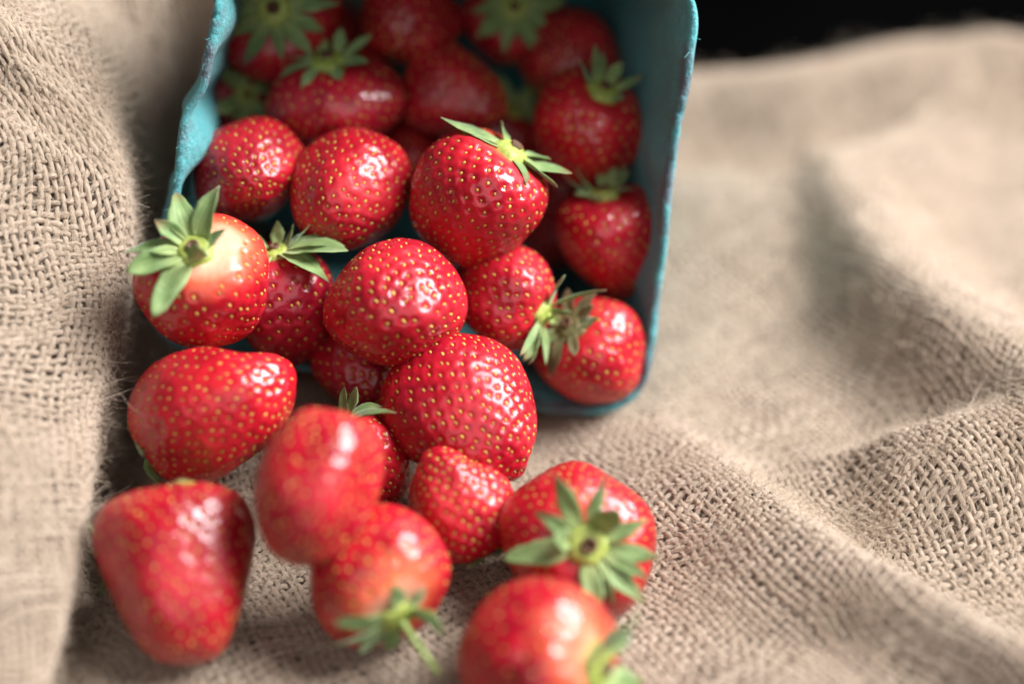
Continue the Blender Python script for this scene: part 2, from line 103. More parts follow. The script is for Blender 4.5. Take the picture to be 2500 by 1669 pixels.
    {'label': 'shaded strawberry in the gap behind the scalloped rim wall, sepals towards the middle', 'loc': [-0.0751, 0.03792, 0.05992], 'ex': [0.3914, -0.3696, -0.8427], 'ey': [-0.7058, -0.7083, -0.0172], 'L': 0.02207, 'W': 0.02149, 'D': 0.02042, 'conic': 0.25, 'blunt': 1.0, 'bumps': [], 'sepals': [[153.8, 0.01046, 0.00395, 15, 0], [-169.4, 0.01046, 0.00395, 10, 0], [82.7, 0.01046, 0.00418, 10, 0], [43.3, 0.00929, 0.00395, 10, 0], [-97.3, 0.00697, 0.00395, 10, 0], [-16.1, 0.00697, 0.00395, 10, 0]], 'pale': 0.1, 'sp': 0.003, 'stem': None, 'sharp': 0, 'tone': 0.6, 'seedcol': 0.0, 'seed': 37, 'calyx': 1, 'dry': 0, 'pdir': -127.8},
    {'label': 'small bright patch of a strawberry low between the three in the middle row', 'loc': [-0.02804, 0.03231, 0.04786], 'ex': [0.9011, 0.2736, 0.3365], 'ey': [-0.3748, 0.1009, 0.9216], 'L': 0.0199, 'W': 0.01873, 'D': 0.0178, 'conic': 0.25, 'blunt': 1.0, 'bumps': [], 'sepals': [], 'pale': 0.3, 'sp': 0.003, 'stem': None, 'sharp': 0, 'tone': 0.3, 'seedcol': 0.0, 'seed': 41, 'calyx': 0, 'dry': 0, 'pdir': 30.9},
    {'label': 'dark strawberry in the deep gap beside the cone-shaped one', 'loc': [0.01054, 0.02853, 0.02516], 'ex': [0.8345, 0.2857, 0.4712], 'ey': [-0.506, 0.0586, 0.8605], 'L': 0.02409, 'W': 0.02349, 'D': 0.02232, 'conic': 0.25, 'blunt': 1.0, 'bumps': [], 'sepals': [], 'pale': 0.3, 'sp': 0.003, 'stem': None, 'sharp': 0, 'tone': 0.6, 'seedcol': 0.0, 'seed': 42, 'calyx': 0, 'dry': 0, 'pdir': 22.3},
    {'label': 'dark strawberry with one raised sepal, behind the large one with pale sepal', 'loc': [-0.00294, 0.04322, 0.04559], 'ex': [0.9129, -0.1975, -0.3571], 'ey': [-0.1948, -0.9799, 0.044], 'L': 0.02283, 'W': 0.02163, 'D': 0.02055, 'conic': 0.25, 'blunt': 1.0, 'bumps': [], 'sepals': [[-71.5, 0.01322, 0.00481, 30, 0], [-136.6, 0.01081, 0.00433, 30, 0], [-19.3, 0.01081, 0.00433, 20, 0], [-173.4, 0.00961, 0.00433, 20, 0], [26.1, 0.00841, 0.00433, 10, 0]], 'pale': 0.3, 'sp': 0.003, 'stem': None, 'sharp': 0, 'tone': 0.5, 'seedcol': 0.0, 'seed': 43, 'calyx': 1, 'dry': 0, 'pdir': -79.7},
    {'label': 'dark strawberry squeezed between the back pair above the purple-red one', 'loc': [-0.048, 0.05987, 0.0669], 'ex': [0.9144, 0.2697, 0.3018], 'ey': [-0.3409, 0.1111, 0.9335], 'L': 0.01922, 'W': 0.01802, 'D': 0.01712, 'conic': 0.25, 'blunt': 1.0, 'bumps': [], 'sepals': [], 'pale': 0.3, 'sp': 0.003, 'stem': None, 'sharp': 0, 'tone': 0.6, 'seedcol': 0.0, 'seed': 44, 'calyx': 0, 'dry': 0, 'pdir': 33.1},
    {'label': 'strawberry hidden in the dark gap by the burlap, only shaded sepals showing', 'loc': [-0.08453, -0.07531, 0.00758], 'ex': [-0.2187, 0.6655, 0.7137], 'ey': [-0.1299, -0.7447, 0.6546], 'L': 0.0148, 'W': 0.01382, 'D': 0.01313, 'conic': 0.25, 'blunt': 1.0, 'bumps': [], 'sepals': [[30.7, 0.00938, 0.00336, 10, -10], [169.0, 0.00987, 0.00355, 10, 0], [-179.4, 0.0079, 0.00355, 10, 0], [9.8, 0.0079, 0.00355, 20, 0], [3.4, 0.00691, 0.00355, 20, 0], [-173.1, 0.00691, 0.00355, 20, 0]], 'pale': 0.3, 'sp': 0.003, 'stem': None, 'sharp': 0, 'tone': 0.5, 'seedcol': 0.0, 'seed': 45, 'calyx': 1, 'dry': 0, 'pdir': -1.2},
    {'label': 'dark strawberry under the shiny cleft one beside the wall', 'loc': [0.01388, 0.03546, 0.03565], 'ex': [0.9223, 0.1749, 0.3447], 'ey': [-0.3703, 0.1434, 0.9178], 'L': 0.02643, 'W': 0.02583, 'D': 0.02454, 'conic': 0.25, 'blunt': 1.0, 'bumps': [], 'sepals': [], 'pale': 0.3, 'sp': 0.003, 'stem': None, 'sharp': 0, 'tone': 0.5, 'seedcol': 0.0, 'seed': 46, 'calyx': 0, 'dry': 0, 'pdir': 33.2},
]


# ------------------------------------------------------------------ helpers
def tag(o, label=None, cat=None, group=None, kind=None):
    if label: o['label'] = label
    if cat: o['category'] = cat
    if group: o['group'] = group
    if kind: o['kind'] = kind
    return o

def empty(name, loc):
    o = bpy.data.objects.new(name, None)
    o.empty_display_size = 0.01
    COL.objects.link(o)
    o.location = loc
    return o

def mesh_obj(name, verts, faces, mat, parent=None, smooth=True, uv=None, attrs=None):
    """verts (n,3), faces (m,3 or 4) numpy arrays"""
    me = bpy.data.meshes.new(name)
    verts = np.ascontiguousarray(verts, dtype=np.float32)
    faces = np.ascontiguousarray(faces, dtype=np.int32)
    m, k = faces.shape
    me.vertices.add(len(verts))
    me.vertices.foreach_set('co', verts.ravel())
    me.loops.add(m * k)
    me.loops.foreach_set('vertex_index', faces.ravel())
    me.polygons.add(m)
    me.polygons.foreach_set('loop_start', np.arange(0, m * k, k, dtype=np.int32))
    me.polygons.foreach_set('loop_total', np.full(m, k, dtype=np.int32))
    me.update(calc_edges=True)
    if smooth:
        me.polygons.foreach_set('use_smooth', np.ones(m, dtype=bool))
    if uv is not None:
        l = me.uv_layers.new(name='UVMap')
        l.data.foreach_set('uv', np.ascontiguousarray(uv[faces.ravel()], dtype=np.float32).ravel())
    for an, av in (attrs or {}).items():
        a = me.attributes.new(an, 'FLOAT', 'POINT')
        a.data.foreach_set('value', np.ascontiguousarray(av, dtype=np.float32))
    me.materials.append(mat)
    me.validate()
    o = bpy.data.objects.new(name, me)
    COL.objects.link(o)
    if parent is not None:
        o.parent = parent
    return o

def grid_faces(nu, nv, wrap_u=False):
    """grid indexed [u*nv+v]"""
    iu = np.arange(nu if wrap_u else nu - 1)
    iv = np.arange(nv - 1)
    a, b = np.meshgrid(iu, iv, indexing='ij')
    a = a.ravel(); b = b.ravel()
    a2 = (a + 1) % nu
    return np.stack([a * nv + b, a2 * nv + b, a2 * nv + b + 1, a * nv + b + 1], 1)

def hair_obj(name, pts, radius, mat, parent=None):
    """pts (n,k,3), radius (k,) root to tip"""
    n, k, _ = pts.shape
    cu = bpy.data.hair_curves.new(name)
    cu.add_curves([k] * n)
    cu.attributes['position'].data.foreach_set('vector', np.ascontiguousarray(pts, dtype=np.float32).ravel())
    ra = cu.attributes.get('radius') or cu.attributes.new('radius', 'FLOAT', 'POINT')
    ra.data.foreach_set('value', np.tile(np.asarray(radius, dtype=np.float32), n))
    cu.materials.append(mat)
    o = bpy.data.objects.new(name, cu)
    COL.objects.link(o)
    if parent is not None:
        o.parent = parent
    return o

class Noise:
    """smooth sum-of-sines noise in 1..3 dimensions"""
    def __init__(self, seed, freq, octaves=4, dim=3):
        rs = np.random.RandomState(seed)
        self.k = []
        for o in range(octaves):
            for _ in range(5):
                v = rs.normal(size=dim)
                v = v / np.linalg.norm(v) * freq * 1.9 ** o * rs.uniform(.7, 1.3)
                self.k.append((v, rs.uniform(0, 6.28), .55 ** o / 5))
    def __call__(self, p):
        r = 0
        for v, ph, a in self.k:
            r = r + a * np.sin(p @ v + ph)
        return r * 1.6

# ------------------------------------------------------------------ materials
def new_mat(name):
    m = bpy.data.materials.new(name)
    m.use_nodes = True
    nt = m.node_tree
    return m, nt, nt.nodes['Principled BSDF']

def nd(nt, typ, **kw):
    n = nt.nodes.new(typ)
    for k, v in kw.items():
        if k in n.inputs: n.inputs[k].default_value = v
        else: setattr(n, k, v)
    return n

def ramp(nt, fac, stops):
    r = nt.nodes.new('ShaderNodeValToRGB')
    while len(r.color_ramp.elements) < len(stops):
        r.color_ramp.elements.new(.5)
    for e, (p, c) in zip(r.color_ramp.elements, stops):
        e.position = p
        e.color = (*c, 1)
    nt.links.new(fac, r.inputs[0])
    return r.outputs[0]

def mixc(nt, fac, a, b, mode='MIX'):
    m = nt.nodes.new('ShaderNodeMix')
    m.data_type = 'RGBA'
    m.blend_type = mode
    for i, s in ((0, fac), (6, a), (7, b)):
        if isinstance(s, (int, float)): m.inputs[i].default_value = s
        elif isinstance(s, tuple): m.inputs[i].default_value = (*s, 1)
        else: nt.links.new(s, m.inputs[i])
    return m.outputs[2]

def math_n(nt, op, a, b=None, clamp=False):
    m = nt.nodes.new('ShaderNodeMath')
    m.operation = op
    m.use_clamp = clamp
    for i, s in ((0, a), (1, b)):
        if s is None: continue
        if isinstance(s, (int, float)): m.inputs[i].default_value = s
        else: nt.links.new(s, m.inputs[i])
    return m.outputs[0]

def bump(nt, height, dist, strength, normal=None):
    b = nd(nt, 'ShaderNodeBump', Distance=dist, Strength=strength)
    nt.links.new(height, b.inputs['Height'])
    if normal is not None:
        nt.links.new(normal, b.inputs['Normal'])
    return b.outputs[0]

def fruit_material(name, tone):
    m, nt, p = new_mat(name)
    tc = nd(nt, 'ShaderNodeTexCoord')
    L = nt.links.new
    n1 = nd(nt, 'ShaderNodeTexNoise', Scale=110.0, Detail=3.0)
    L(tc.outputs['Object'], n1.inputs['Vector'])
    t = tone
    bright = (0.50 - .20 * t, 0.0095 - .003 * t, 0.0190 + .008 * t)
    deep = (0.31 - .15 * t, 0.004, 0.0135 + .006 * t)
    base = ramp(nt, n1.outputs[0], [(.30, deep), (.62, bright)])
    # white to orange shoulder that belongs to the fruit itself
    pa = nd(nt, 'ShaderNodeAttribute', attribute_name='pale')
    n2 = nd(nt, 'ShaderNodeTexNoise', Scale=160.0, Detail=2.0)
    L(tc.outputs['Object'], n2.inputs['Vector'])
    f = math_n(nt, 'ADD', pa.outputs['Fac'], math_n(nt, 'MULTIPLY', math_n(nt, 'SUBTRACT', n2.outputs[0], .5), .35))
    f = math_n(nt, 'MULTIPLY', f, math_n(nt, 'GREATER_THAN', pa.outputs['Fac'], .02))
    f1 = nd(nt, 'ShaderNodeMapRange'); f1.inputs[1].default_value = .12; f1.inputs[2].default_value = .60
    L(f, f1.inputs[0])
    f2 = nd(nt, 'ShaderNodeMapRange'); f2.inputs[1].default_value = .55; f2.inputs[2].default_value = 1.05
    L(f, f2.inputs[0])
    c = mixc(nt, f1.outputs[0], base, (.72, .12, .05))
    c = mixc(nt, f2.outputs[0], c, (.80, .56, .38))
    pit = nd(nt, 'ShaderNodeAttribute', attribute_name='pit')
    c = mixc(nt, math_n(nt, 'MULTIPLY', pit.outputs['Fac'], .08), c, (.34 - .15 * t, .004, .004))
    L(c, p.inputs['Base Color'])
    n5 = nd(nt, 'ShaderNodeTexNoise', Scale=75.0, Detail=2.0)
    L(tc.outputs['Object'], n5.inputs['Vector'])
    rr_ = nd(nt, 'ShaderNodeMapRange'); rr_.inputs[1].default_value = .35; rr_.inputs[2].default_value = .68; rr_.inputs[3].default_value = .28; rr_.inputs[4].default_value = .55
    L(n5.outputs[0], rr_.inputs[0]); L(rr_.outputs[0], p.inputs['Roughness'])
    cw_ = nd(nt, 'ShaderNodeMapRange'); cw_.inputs[1].default_value = .35; cw_.inputs[2].default_value = .68; cw_.inputs[3].default_value = .65; cw_.inputs[4].default_value = .28
    L(n5.outputs[0], cw_.inputs[0]); L(cw_.outputs[0], p.inputs['Coat Weight'])
    p.inputs['IOR'].default_value = 1.42
    p.inputs['Subsurface Weight'].default_value = .18
    p.inputs['Subsurface Radius'].default_value = (1.0, .12, .08)
    p.inputs['Subsurface Scale'].default_value = .0028
    p.inputs['Coat Weight'].default_value = .42
    p.inputs['Coat Roughness'].default_value = .10
    b1 = nd(nt, 'ShaderNodeTexNoise', Scale=900.0, Detail=2.0)
    L(tc.outputs['Object'], b1.inputs['Vector'])
    b2 = nd(nt, 'ShaderNodeTexNoise', Scale=330.0, Detail=1.5)
    L(tc.outputs['Object'], b2.inputs['Vector'])
    nn = bump(nt, b2.outputs[0], .0008, .32)
    nn = bump(nt, b1.outputs[0], .00022, .5, nn)
    L(nn, p.inputs['Normal'])
    L(nn, p.inputs['Coat Normal'])
    return m

FRUIT = {}
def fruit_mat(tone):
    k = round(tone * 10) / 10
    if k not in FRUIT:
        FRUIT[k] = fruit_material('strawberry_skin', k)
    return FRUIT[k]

def seed_material(name, c1, c2):
    m, nt, p = new_mat(name)
    oi = nd(nt, 'ShaderNodeObjectInfo')
    ge = nd(nt, 'ShaderNodeNewGeometry')
    r = math_n(nt, 'FRACT', math_n(nt, 'ADD', oi.outputs['Random'], ge.outputs['Random Per Island']))
    nt.links.new(ramp(nt, r, [(.0, c1), (1., c2)]), p.inputs['Base Color'])
    p.inputs['Roughness'].default_value = .6
    p.inputs['Specular IOR Level'].default_value = .25
    return m
SEED = [seed_material('strawberry_seed', (.30, .15, .025), (.60, .35, .085)),
        seed_material('strawberry_seed_brown', (.28, .10, .02), (.55, .27, .06))]

def sepal_material(name, dry):
    m, nt, p = new_mat(name)
    L = nt.links.new
    tc = nd(nt, 'ShaderNodeTexCoord')
    at = nd(nt, 'ShaderNodeAttribute', attribute_name='along')
    ac = nd(nt, 'ShaderNodeAttribute', attribute_name='across')
    oi = nd(nt, 'ShaderNodeObjectInfo')
    n1 = nd(nt, 'ShaderNodeTexNoise', Scale=260.0, Detail=4.0)
    L(tc.outputs['Object'], n1.inputs['Vector'])
    if dry:
        base = ramp(nt, n1.outputs[0], [(.35, (.045, .06, .018)), (.65, (.20, .17, .06))])
        pale = (.22, .20, .07)
    else:
        base = ramp(nt, n1.outputs[0], [(.3, (.13, .225, .058)), (.7, (.32, .43, .165))])
        pale = (.44, .53, .19)
    base = mixc(nt, math_n(nt, 'MULTIPLY', oi.outputs['Random'], .45), base, (.20, .34, .10) if not dry else (.30, .21, .10))
    fr = nd(nt, 'ShaderNodeMapRange'); fr.inputs[1].default_value = .42; fr.inputs[2].default_value = .0
    L(at.outputs['Fac'], fr.inputs[0])
    c = mixc(nt, fr.outputs[0], base, pale)
    # veins: fine lines fanning along the leaf
    v = math_n(nt, 'ABSOLUTE', math_n(nt, 'SINE', math_n(nt, 'MULTIPLY', ac.outputs['Fac'], 9.0)))
    v = math_n(nt, 'POWER', math_n(nt, 'SUBTRACT', 1.0, v), 3.0)
    c = mixc(nt, math_n(nt, 'MULTIPLY', v, .55), c, (.42, .52, .27) if not dry else (.25, .2, .1))
    tip = nd(nt, 'ShaderNodeMapRange'); tip.inputs[1].default_value = .78; tip.inputs[2].default_value = 1.08
    L(math_n(nt, 'ADD', at.outputs['Fac'], math_n(nt, 'MULTIPLY', math_n(nt, 'SUBTRACT', oi.outputs['Random'], .5), .35)), tip.inputs[0])
    c = mixc(nt, tip.outputs[0], c, (.24, .15, .06))
    L(c, p.inputs['Base Color'])
    p.inputs['Roughness'].default_value = .55
    p.inputs['Sheen Weight'].default_value = .6
    p.inputs['Sheen Roughness'].default_value = .4
    p.inputs['Sheen Tint'].default_value = (.85, 1, .85, 1)
    h = math_n(nt, 'ADD', math_n(nt, 'MULTIPLY', v, -.5), n1.outputs[0])
    L(bump(nt, h, .0003, .6), p.inputs['Normal'])
    tr = nd(nt, 'ShaderNodeBsdfTranslucent')
    L(mixc(nt, .5, c, (.30, .48, .05)), tr.inputs[0])
    mx = nd(nt, 'ShaderNodeMixShader'); mx.inputs[0].default_value = .28
    L(p.outputs[0], mx.inputs[1]); L(tr.outputs[0], mx.inputs[2])
    L(mx.outputs[0], nt.nodes['Material Output'].inputs[0])
    return m
SEPAL = [sepal_material('sepal_green', False), sepal_material('sepal_wilted', True)]

def simple_mat(name, color, rough=.6, noise=0, scale=200, dark=None):
    m, nt, p = new_mat(name)
    p.inputs['Roughness'].default_value = rough
    if dark is not None:
        tc = nd(nt, 'ShaderNodeTexCoord')
        n1 = nd(nt, 'ShaderNodeTexNoise', Scale=scale, Detail=4.0)
        nt.links.new(tc.outputs['Object'], n1.inputs['Vector'])
        nt.links.new(ramp(nt, n1.outputs[0], [(.32, dark), (.68, color)]), p.inputs['Base Color'])
        nt.links.new(bump(nt, n1.outputs[0], .0004, .5), p.inputs['Normal'])
    else:
        p.inputs['Base Color'].default_value = (*color, 1)
    return m
CORE = simple_mat('calyx_core_green', (.42, .47, .10), .5, scale=700, dark=(.24, .31, .06))
CORE_DRY = simple_mat('calyx_core_dry', (.20, .17, .06), .6, scale=700, dark=(.08, .08, .03))
STEM = simple_mat('stem_green', (.36, .44, .12), .45, scale=300, dark=(.22, .33, .07))
CUT = simple_mat('stem_scar_brown', (.16, .07, .03), .7, scale=900, dark=(.05, .025, .012))

def pulp_material():
    m, nt, p = new_mat('teal_paper_pulp')
    L = nt.links.new
    tc = nd(nt, 'ShaderNodeTexCoord')
    n1 = nd(nt, 'ShaderNodeTexNoise', Scale=90.0, Detail=6.0, Roughness=.65)
    L(tc.outputs['Object'], n1.inputs['Vector'])
    n2 = nd(nt, 'ShaderNodeTexNoise', Scale=620.0, Detail=5.0, Roughness=.7)
    L(tc.outputs['Object'], n2.inputs['Vector'])
    c = ramp(nt, n1.outputs[0], [(.3, (.045, .275, .300)), (.7, (.085, .365, .390))])
    n4 = nd(nt, 'ShaderNodeTexNoise', Scale=1500.0, Detail=2.0)
    L(tc.outputs['Object'], n4.inputs['Vector'])
    c = mixc(nt, math_n(nt, 'MULTIPLY', n2.outputs[0], .5), c, (.15, .44, .46))
    c = mixc(nt, ramp(nt, n4.outputs[0], [(.56, (0, 0, 0)), (.68, (.5, .5, .5))]), c, (.28, .55, .56))
    # berry juice stains, mostly on the edge of the rim
    n3 = nd(nt, 'ShaderNodeTexNoise', Scale=70.0, Detail=4.0, Roughness=.6)
    L(tc.outputs['Object'], n3.inputs['Vector'])
    st = nd(nt, 'ShaderNodeAttribute', attribute_name='stain')
    sm = nd(nt, 'ShaderNodeMapRange'); sm.inputs[1].default_value = .52; sm.inputs[2].default_value = .64
    L(math_n(nt, 'ADD', n3.outputs[0], math_n(nt, 'MULTIPLY', st.outputs['Fac'], .12)), sm.inputs[0])
    f = math_n(nt, 'MULTIPLY', sm.outputs[0], st.outputs['Fac'], True)
    c = mixc(nt, math_n(nt, 'MULTIPLY', f, .85), c, (.13, .05, .085))
    L(c, p.inputs['Base Color'])
    p.inputs['Roughness'].default_value = .9
    p.inputs['Specular IOR Level'].default_value = .2
    p.inputs['Sheen Weight'].default_value = .15
    nn = bump(nt, n1.outputs[0], .0030, .7)
    nn = bump(nt, n2.outputs[0], .0007, .9, nn)
    L(nn, p.inputs['Normal'])
    return m
PULP = pulp_material()
PULP_FIBRE = simple_mat('teal_pulp_fibre', (.16, .50, .52), .9)

def yarn_material():
    m, nt, p = new_mat('jute_yarn')
    L = nt.links.new
    uv = nd(nt, 'ShaderNodeUVMap')
    tc = nd(nt, 'ShaderNodeTexCoord')
    sx = nd(nt, 'ShaderNodeSeparateXYZ'); L(uv.outputs[0], sx.inputs[0])
    # twisted fibres: coordinates sheared along the yarn, long along it and short round it
    tw = math_n(nt, 'ADD', sx.outputs[1], math_n(nt, 'MULTIPLY', sx.outputs[0], .55))
    cb = nd(nt, 'ShaderNodeCombineXYZ')
    L(math_n(nt, 'MULTIPLY', sx.outputs[0], .9), cb.inputs[0])
    L(math_n(nt, 'MULTIPLY', tw, 9.0), cb.inputs[1])
    n1 = nd(nt, 'ShaderNodeTexNoise', Scale=1.0, Detail=3.0, Roughness=.65)
    L(cb.outputs[0], n1.inputs['Vector'])
    n2 = nd(nt, 'ShaderNodeTexNoise', Scale=55.0, Detail=3.0)
    L(tc.outputs['Object'], n2.inputs['Vector'])
    ya = nd(nt, 'ShaderNodeAttribute', attribute_name='yarn')
    c = ramp(nt, n1.outputs[0], [(.25, (.22, .150, .102)), (.5, (.43, .328, .243)), (.78, (.60, .49, .39))])
    c = mixc(nt, math_n(nt, 'MULTIPLY', n2.outputs[0], .35), c, (.50, .400, .310))
    c = mixc(nt, math_n(nt, 'MULTIPLY', ya.outputs['Fac'], .38), c, (.27, .180, .115))
    L(c, p.inputs['Base Color'])
    p.inputs['Roughness'].default_value = .8
    p.inputs['Specular IOR Level'].default_value = .25
    p.inputs['Sheen Weight'].default_value = .25
    L(bump(nt, n1.outputs[0], .0004, .9), p.inputs['Normal'])
    return m
YARN = yarn_material()
FUZZ = simple_mat('jute_fibre', (.58, .47, .36), .6)
BACKING = simple_mat('jute_backing', (.27, .195, .14), .95, scale=350, dark=(.13, .09, .06))  # darker than the yarn: shade in the weave gaps put into the colour

# ------------------------------------------------------------------ the room behind
def slab(name, lo, hi, mat):
    x0, y0, z0 = lo; x1, y1, z1 = hi
    v = np.array([(x, y, z) for x in (x0, x1) for y in (y0, y1) for z in (z0, z1)])
    f = np.array([(0, 1, 3, 2), (4, 6, 7, 5), (0, 4, 5, 1), (2, 3, 7, 6), (0, 2, 6, 4), (1, 5, 7, 3)])
    return mesh_obj(name, v, f, mat, smooth=False)
DARK = simple_mat('dark_wood', (.0012, .0012, .0012), .9, scale=8, dark=(.0008, .0008, .0008))
WALLM = simple_mat('dark_wall', (.0030, .0045, .0090), .95, scale=2.2, dark=(.0002, .0002, .0002))  # near-black colour stands in for the darkness of the room
for _m in (DARK, WALLM):
    _m.node_tree.nodes['Principled BSDF'].inputs['Specular IOR Level'].default_value = 0
tag(slab('table', (-.9, -.6, -.07), (.9, .62, -.03), DARK), 'dark table under the burlap, almost black behind its far edge', 'table', kind='structure')
tag(slab('wall', (-3, 2.2, -1.2), (3, 2.3, 2.5), WALLM), 'unlit dark wall far behind the burlap', 'wall', kind='structure')

# ------------------------------------------------------------------ cloth surface
BO, BU, BV, BN = (np.array(BASKET[k]) for k in 'ouvn')
BW, BH, BD, BT = BASKET['w'], BASKET['h'], BASKET['depth'], BASKET['taper']

def along_polyline(P, x, y):
    """distance, side (+ = left of travel) and interpolated extra columns"""
    P = np.asarray(P)
    best = np.full(x.shape, 1e9); side = np.zeros(x.shape); ext = np.zeros(x.shape + (P.shape[1] - 2,))
    for a, b in zip(P[:-1], P[1:]):
        dx, dy = b[0] - a[0], b[1] - a[1]
        l2 = dx * dx + dy * dy
        t = np.clip(((x - a[0]) * dx + (y - a[1]) * dy) / l2, 0, 1)
        qx, qy = a[0] + t * dx, a[1] + t * dy
        d = np.hypot(x - qx, y - qy)
        m = d < best
        best = np.where(m, d, best)
        cr = dx * (y - a[1]) - dy * (x - a[0])
        side = np.where(m, np.sign(cr), side)
        e = a[2:] + t[..., None] * (b[2:] - a[2:])
        ext = np.where(m[..., None], e, ext)
    return best, side, ext

RIP = Noise(5, 95.0, 3, 2)
RIP2 = Noise(6, 28.0, 2, 2)
def sstep(a, b, x):
    t = np.clip((x - a) / (b - a), 0, 1)
    return t * t * (3 - 2 * t)

def cloth_height(x, y):
    p = np.stack([x, y], -1)
    h = np.zeros_like(x)
    tot = np.zeros_like(x)
    for f in FOLDS:
        d, s, e = along_polyline(f, x, y)
        w = np.where(s > 0, e[..., 2], e[..., 1])
        tot += np.maximum(e[..., 0], 0) ** 1.6 * np.exp(-(d / w) ** 2 * 1.6)
    h += tot ** (1 / 1.6)
    # bunched rise under the higher corner of the basket
    h += .0235 * sstep(-.030, -.092, x) * sstep(-.080, -.036, y) * sstep(-.0890, -.0800, x)
    h += .004 * sstep(-.03, -.09, x)
    # raised cloth beside the basket
    d, s, e = along_polyline(MOUND, x, y)
    hm, wm = e[..., 0], e[..., 1]
    left = hm + .0045 * (1 - np.exp(-d / .012)) + d * .50
    right = hm * np.exp(-(d / wm) ** 1.8)
    h -= np.where(s > 0, 0, .014 * np.exp(-((d - .005) / .008) ** 2)) * sstep(-.15, -.12, y)
    g = np.where(s > 0, left, right)
    g = g * sstep(-.175, -.135, y) + .012 * (1 - sstep(-.175, -.135, y)) * (s > 0)
    k = .004
    h = k * np.log(np.exp(np.clip(h / k, -60, 60)) + np.exp(np.clip(g / k, -60, 60)))
    h += .0011 * RIP(p) * .6 + .0022 * RIP2(p)
    # it hangs down behind the far fold
    far = sstep(.137, .185, y + .03 * (x < -.06))
    h -= .05 * far
    # pressed down by the basket and by the berries lying on it
    # underside plane of the lower wall: point BO, directions BU and BN + taper*BV
    g2 = BN + BV * (BT / BD)
    nrm = np.cross(BU, g2); nrm = nrm / np.linalg.norm(nrm)
    if nrm[2] < 0: nrm = -nrm
    zp = BO[2] - ((x - BO[0]) * nrm[0] + (y - BO[1]) * nrm[1]) / nrm[2]
    q = np.stack([x, y, zp], -1) - BO
    un = (q @ BU); nn = q @ BN
    inside = sstep(-.008, .004, un) * sstep(BW + .010, BW - .006, un) * sstep(-.010, .004, nn) * sstep(BD + .012, BD, nn)
    h = np.where(inside > 0, h * (1 - inside) + np.minimum(h, zp - .0035) * inside, h)
    # keep the side of the basket free where the cloth stands beside it
    for b in BERRIES:
        c = b['loc']; r = (b['W'] + b['L']) / 4
        if c[2] - r > .025: continue
        dd = np.hypot(x - c[0], y - c[1])
        zb = c[2] - np.sqrt(np.maximum(r * r - dd * dd, 0)) - .0012
        ok = dd < r * .97
        low = np.minimum(h, zb)
        h = np.where(ok, low, h)
    return h

# ------------------------------------------------------------------ burlap
cloth = empty('burlap_cloth', (0, 0, 0))
tag(cloth, 'beige hairy burlap cloth lying in folds under and around the basket', 'cloth')

def cloth_normal(x, y, e=.0006):
    hx = (cloth_height(x + e, y) - cloth_height(x - e, y)) / (2 * e)
    hy = (cloth_height(x, y + e) - cloth_height(x, y - e)) / (2 * e)
    n = np.stack([-hx, -hy, np.ones_like(hx)], -1)
    return n / np.linalg.norm(n, axis=-1, keepdims=True)

X0, X1, Y0, Y1 = -.175, .215, -.180, .185
gx = np.arange(X0 - .004, X1 + .004, .0016); gy = np.arange(Y0 - .004, Y1 + .004, .0016)
GX, GY = np.meshgrid(gx, gy, indexing='ij')
GH = cloth_height(GX, GY)
# smooth lookup table for everything that follows the cloth
FX = np.arange(X0 - .01, X1 + .01, .0008); FY = np.arange(Y0 - .01, Y1 + .01, .0008)
TX, TY = np.meshgrid(FX, FY, indexing='ij')
TH = cloth_height(TX, TY)
for _ in range(3):
    TP = np.pad(TH, 1, mode='edge')
    TH = (TP[:-2, 1:-1] + TP[2:, 1:-1] + TP[1:-1, :-2] + TP[1:-1, 2:] + 2 * TH) / 6
def lookup(T, x, y):
    fx = np.clip((x - FX[0]) / .0008, 0, len(FX) - 1.001); fy = np.clip((y - FY[0]) / .0008, 0, len(FY) - 1.001)
    i = fx.astype(int); j = fy.astype(int); a = fx - i; b = fy - j
    return T[i, j] * (1 - a) * (1 - b) + T[i + 1, j] * a * (1 - b) + T[i, j + 1] * (1 - a) * b + T[i + 1, j + 1] * a * b
# the crest of the raised cloth leans over towards the berries
_d, _s, _e = along_polyline(MOUND, TX, TY)
LEAN = .0125 * (1 - sstep(-.020, .006, TY)) * sstep(-.16, -.12, TY)
DXT = LEAN * sstep(.10, 1.0, np.clip(TH / np.maximum(_e[..., 0], .01), 0, 1)) * np.where(_s > 0, 1, np.exp(-(np.maximum(_d - .006, 0) / .004) ** 2))
for _ in range(3):
    TP = np.pad(DXT, 1, mode='edge')
    DXT = (TP[:-2, 1:-1] + TP[2:, 1:-1] + TP[1:-1, :-2] + TP[1:-1, 2:] + 2 * DXT) / 6
HXT = np.gradient(TH, .0008, axis=0); HYT = np.gradient(TH, .0008, axis=1)
DXX = np.gradient(DXT, .0008, axis=0); DXY = np.gradient(DXT, .0008, axis=1)
N1T = -HXT; N2T = HXT * DXY - (1 + DXX) * HYT; N3T = 1 + DXX
def surf(x, y):
    """point on the cloth and its normal for the flat-cloth coordinates x, y"""
    p = np.stack([x + lookup(DXT, x, y), y, lookup(TH, x, y)], -1)
    n = np.stack([lookup(N1T, x, y), lookup(N2T, x, y), lookup(N3T, x, y)], -1)
    return p, n / np.linalg.norm(n, axis=-1, keepdims=True)

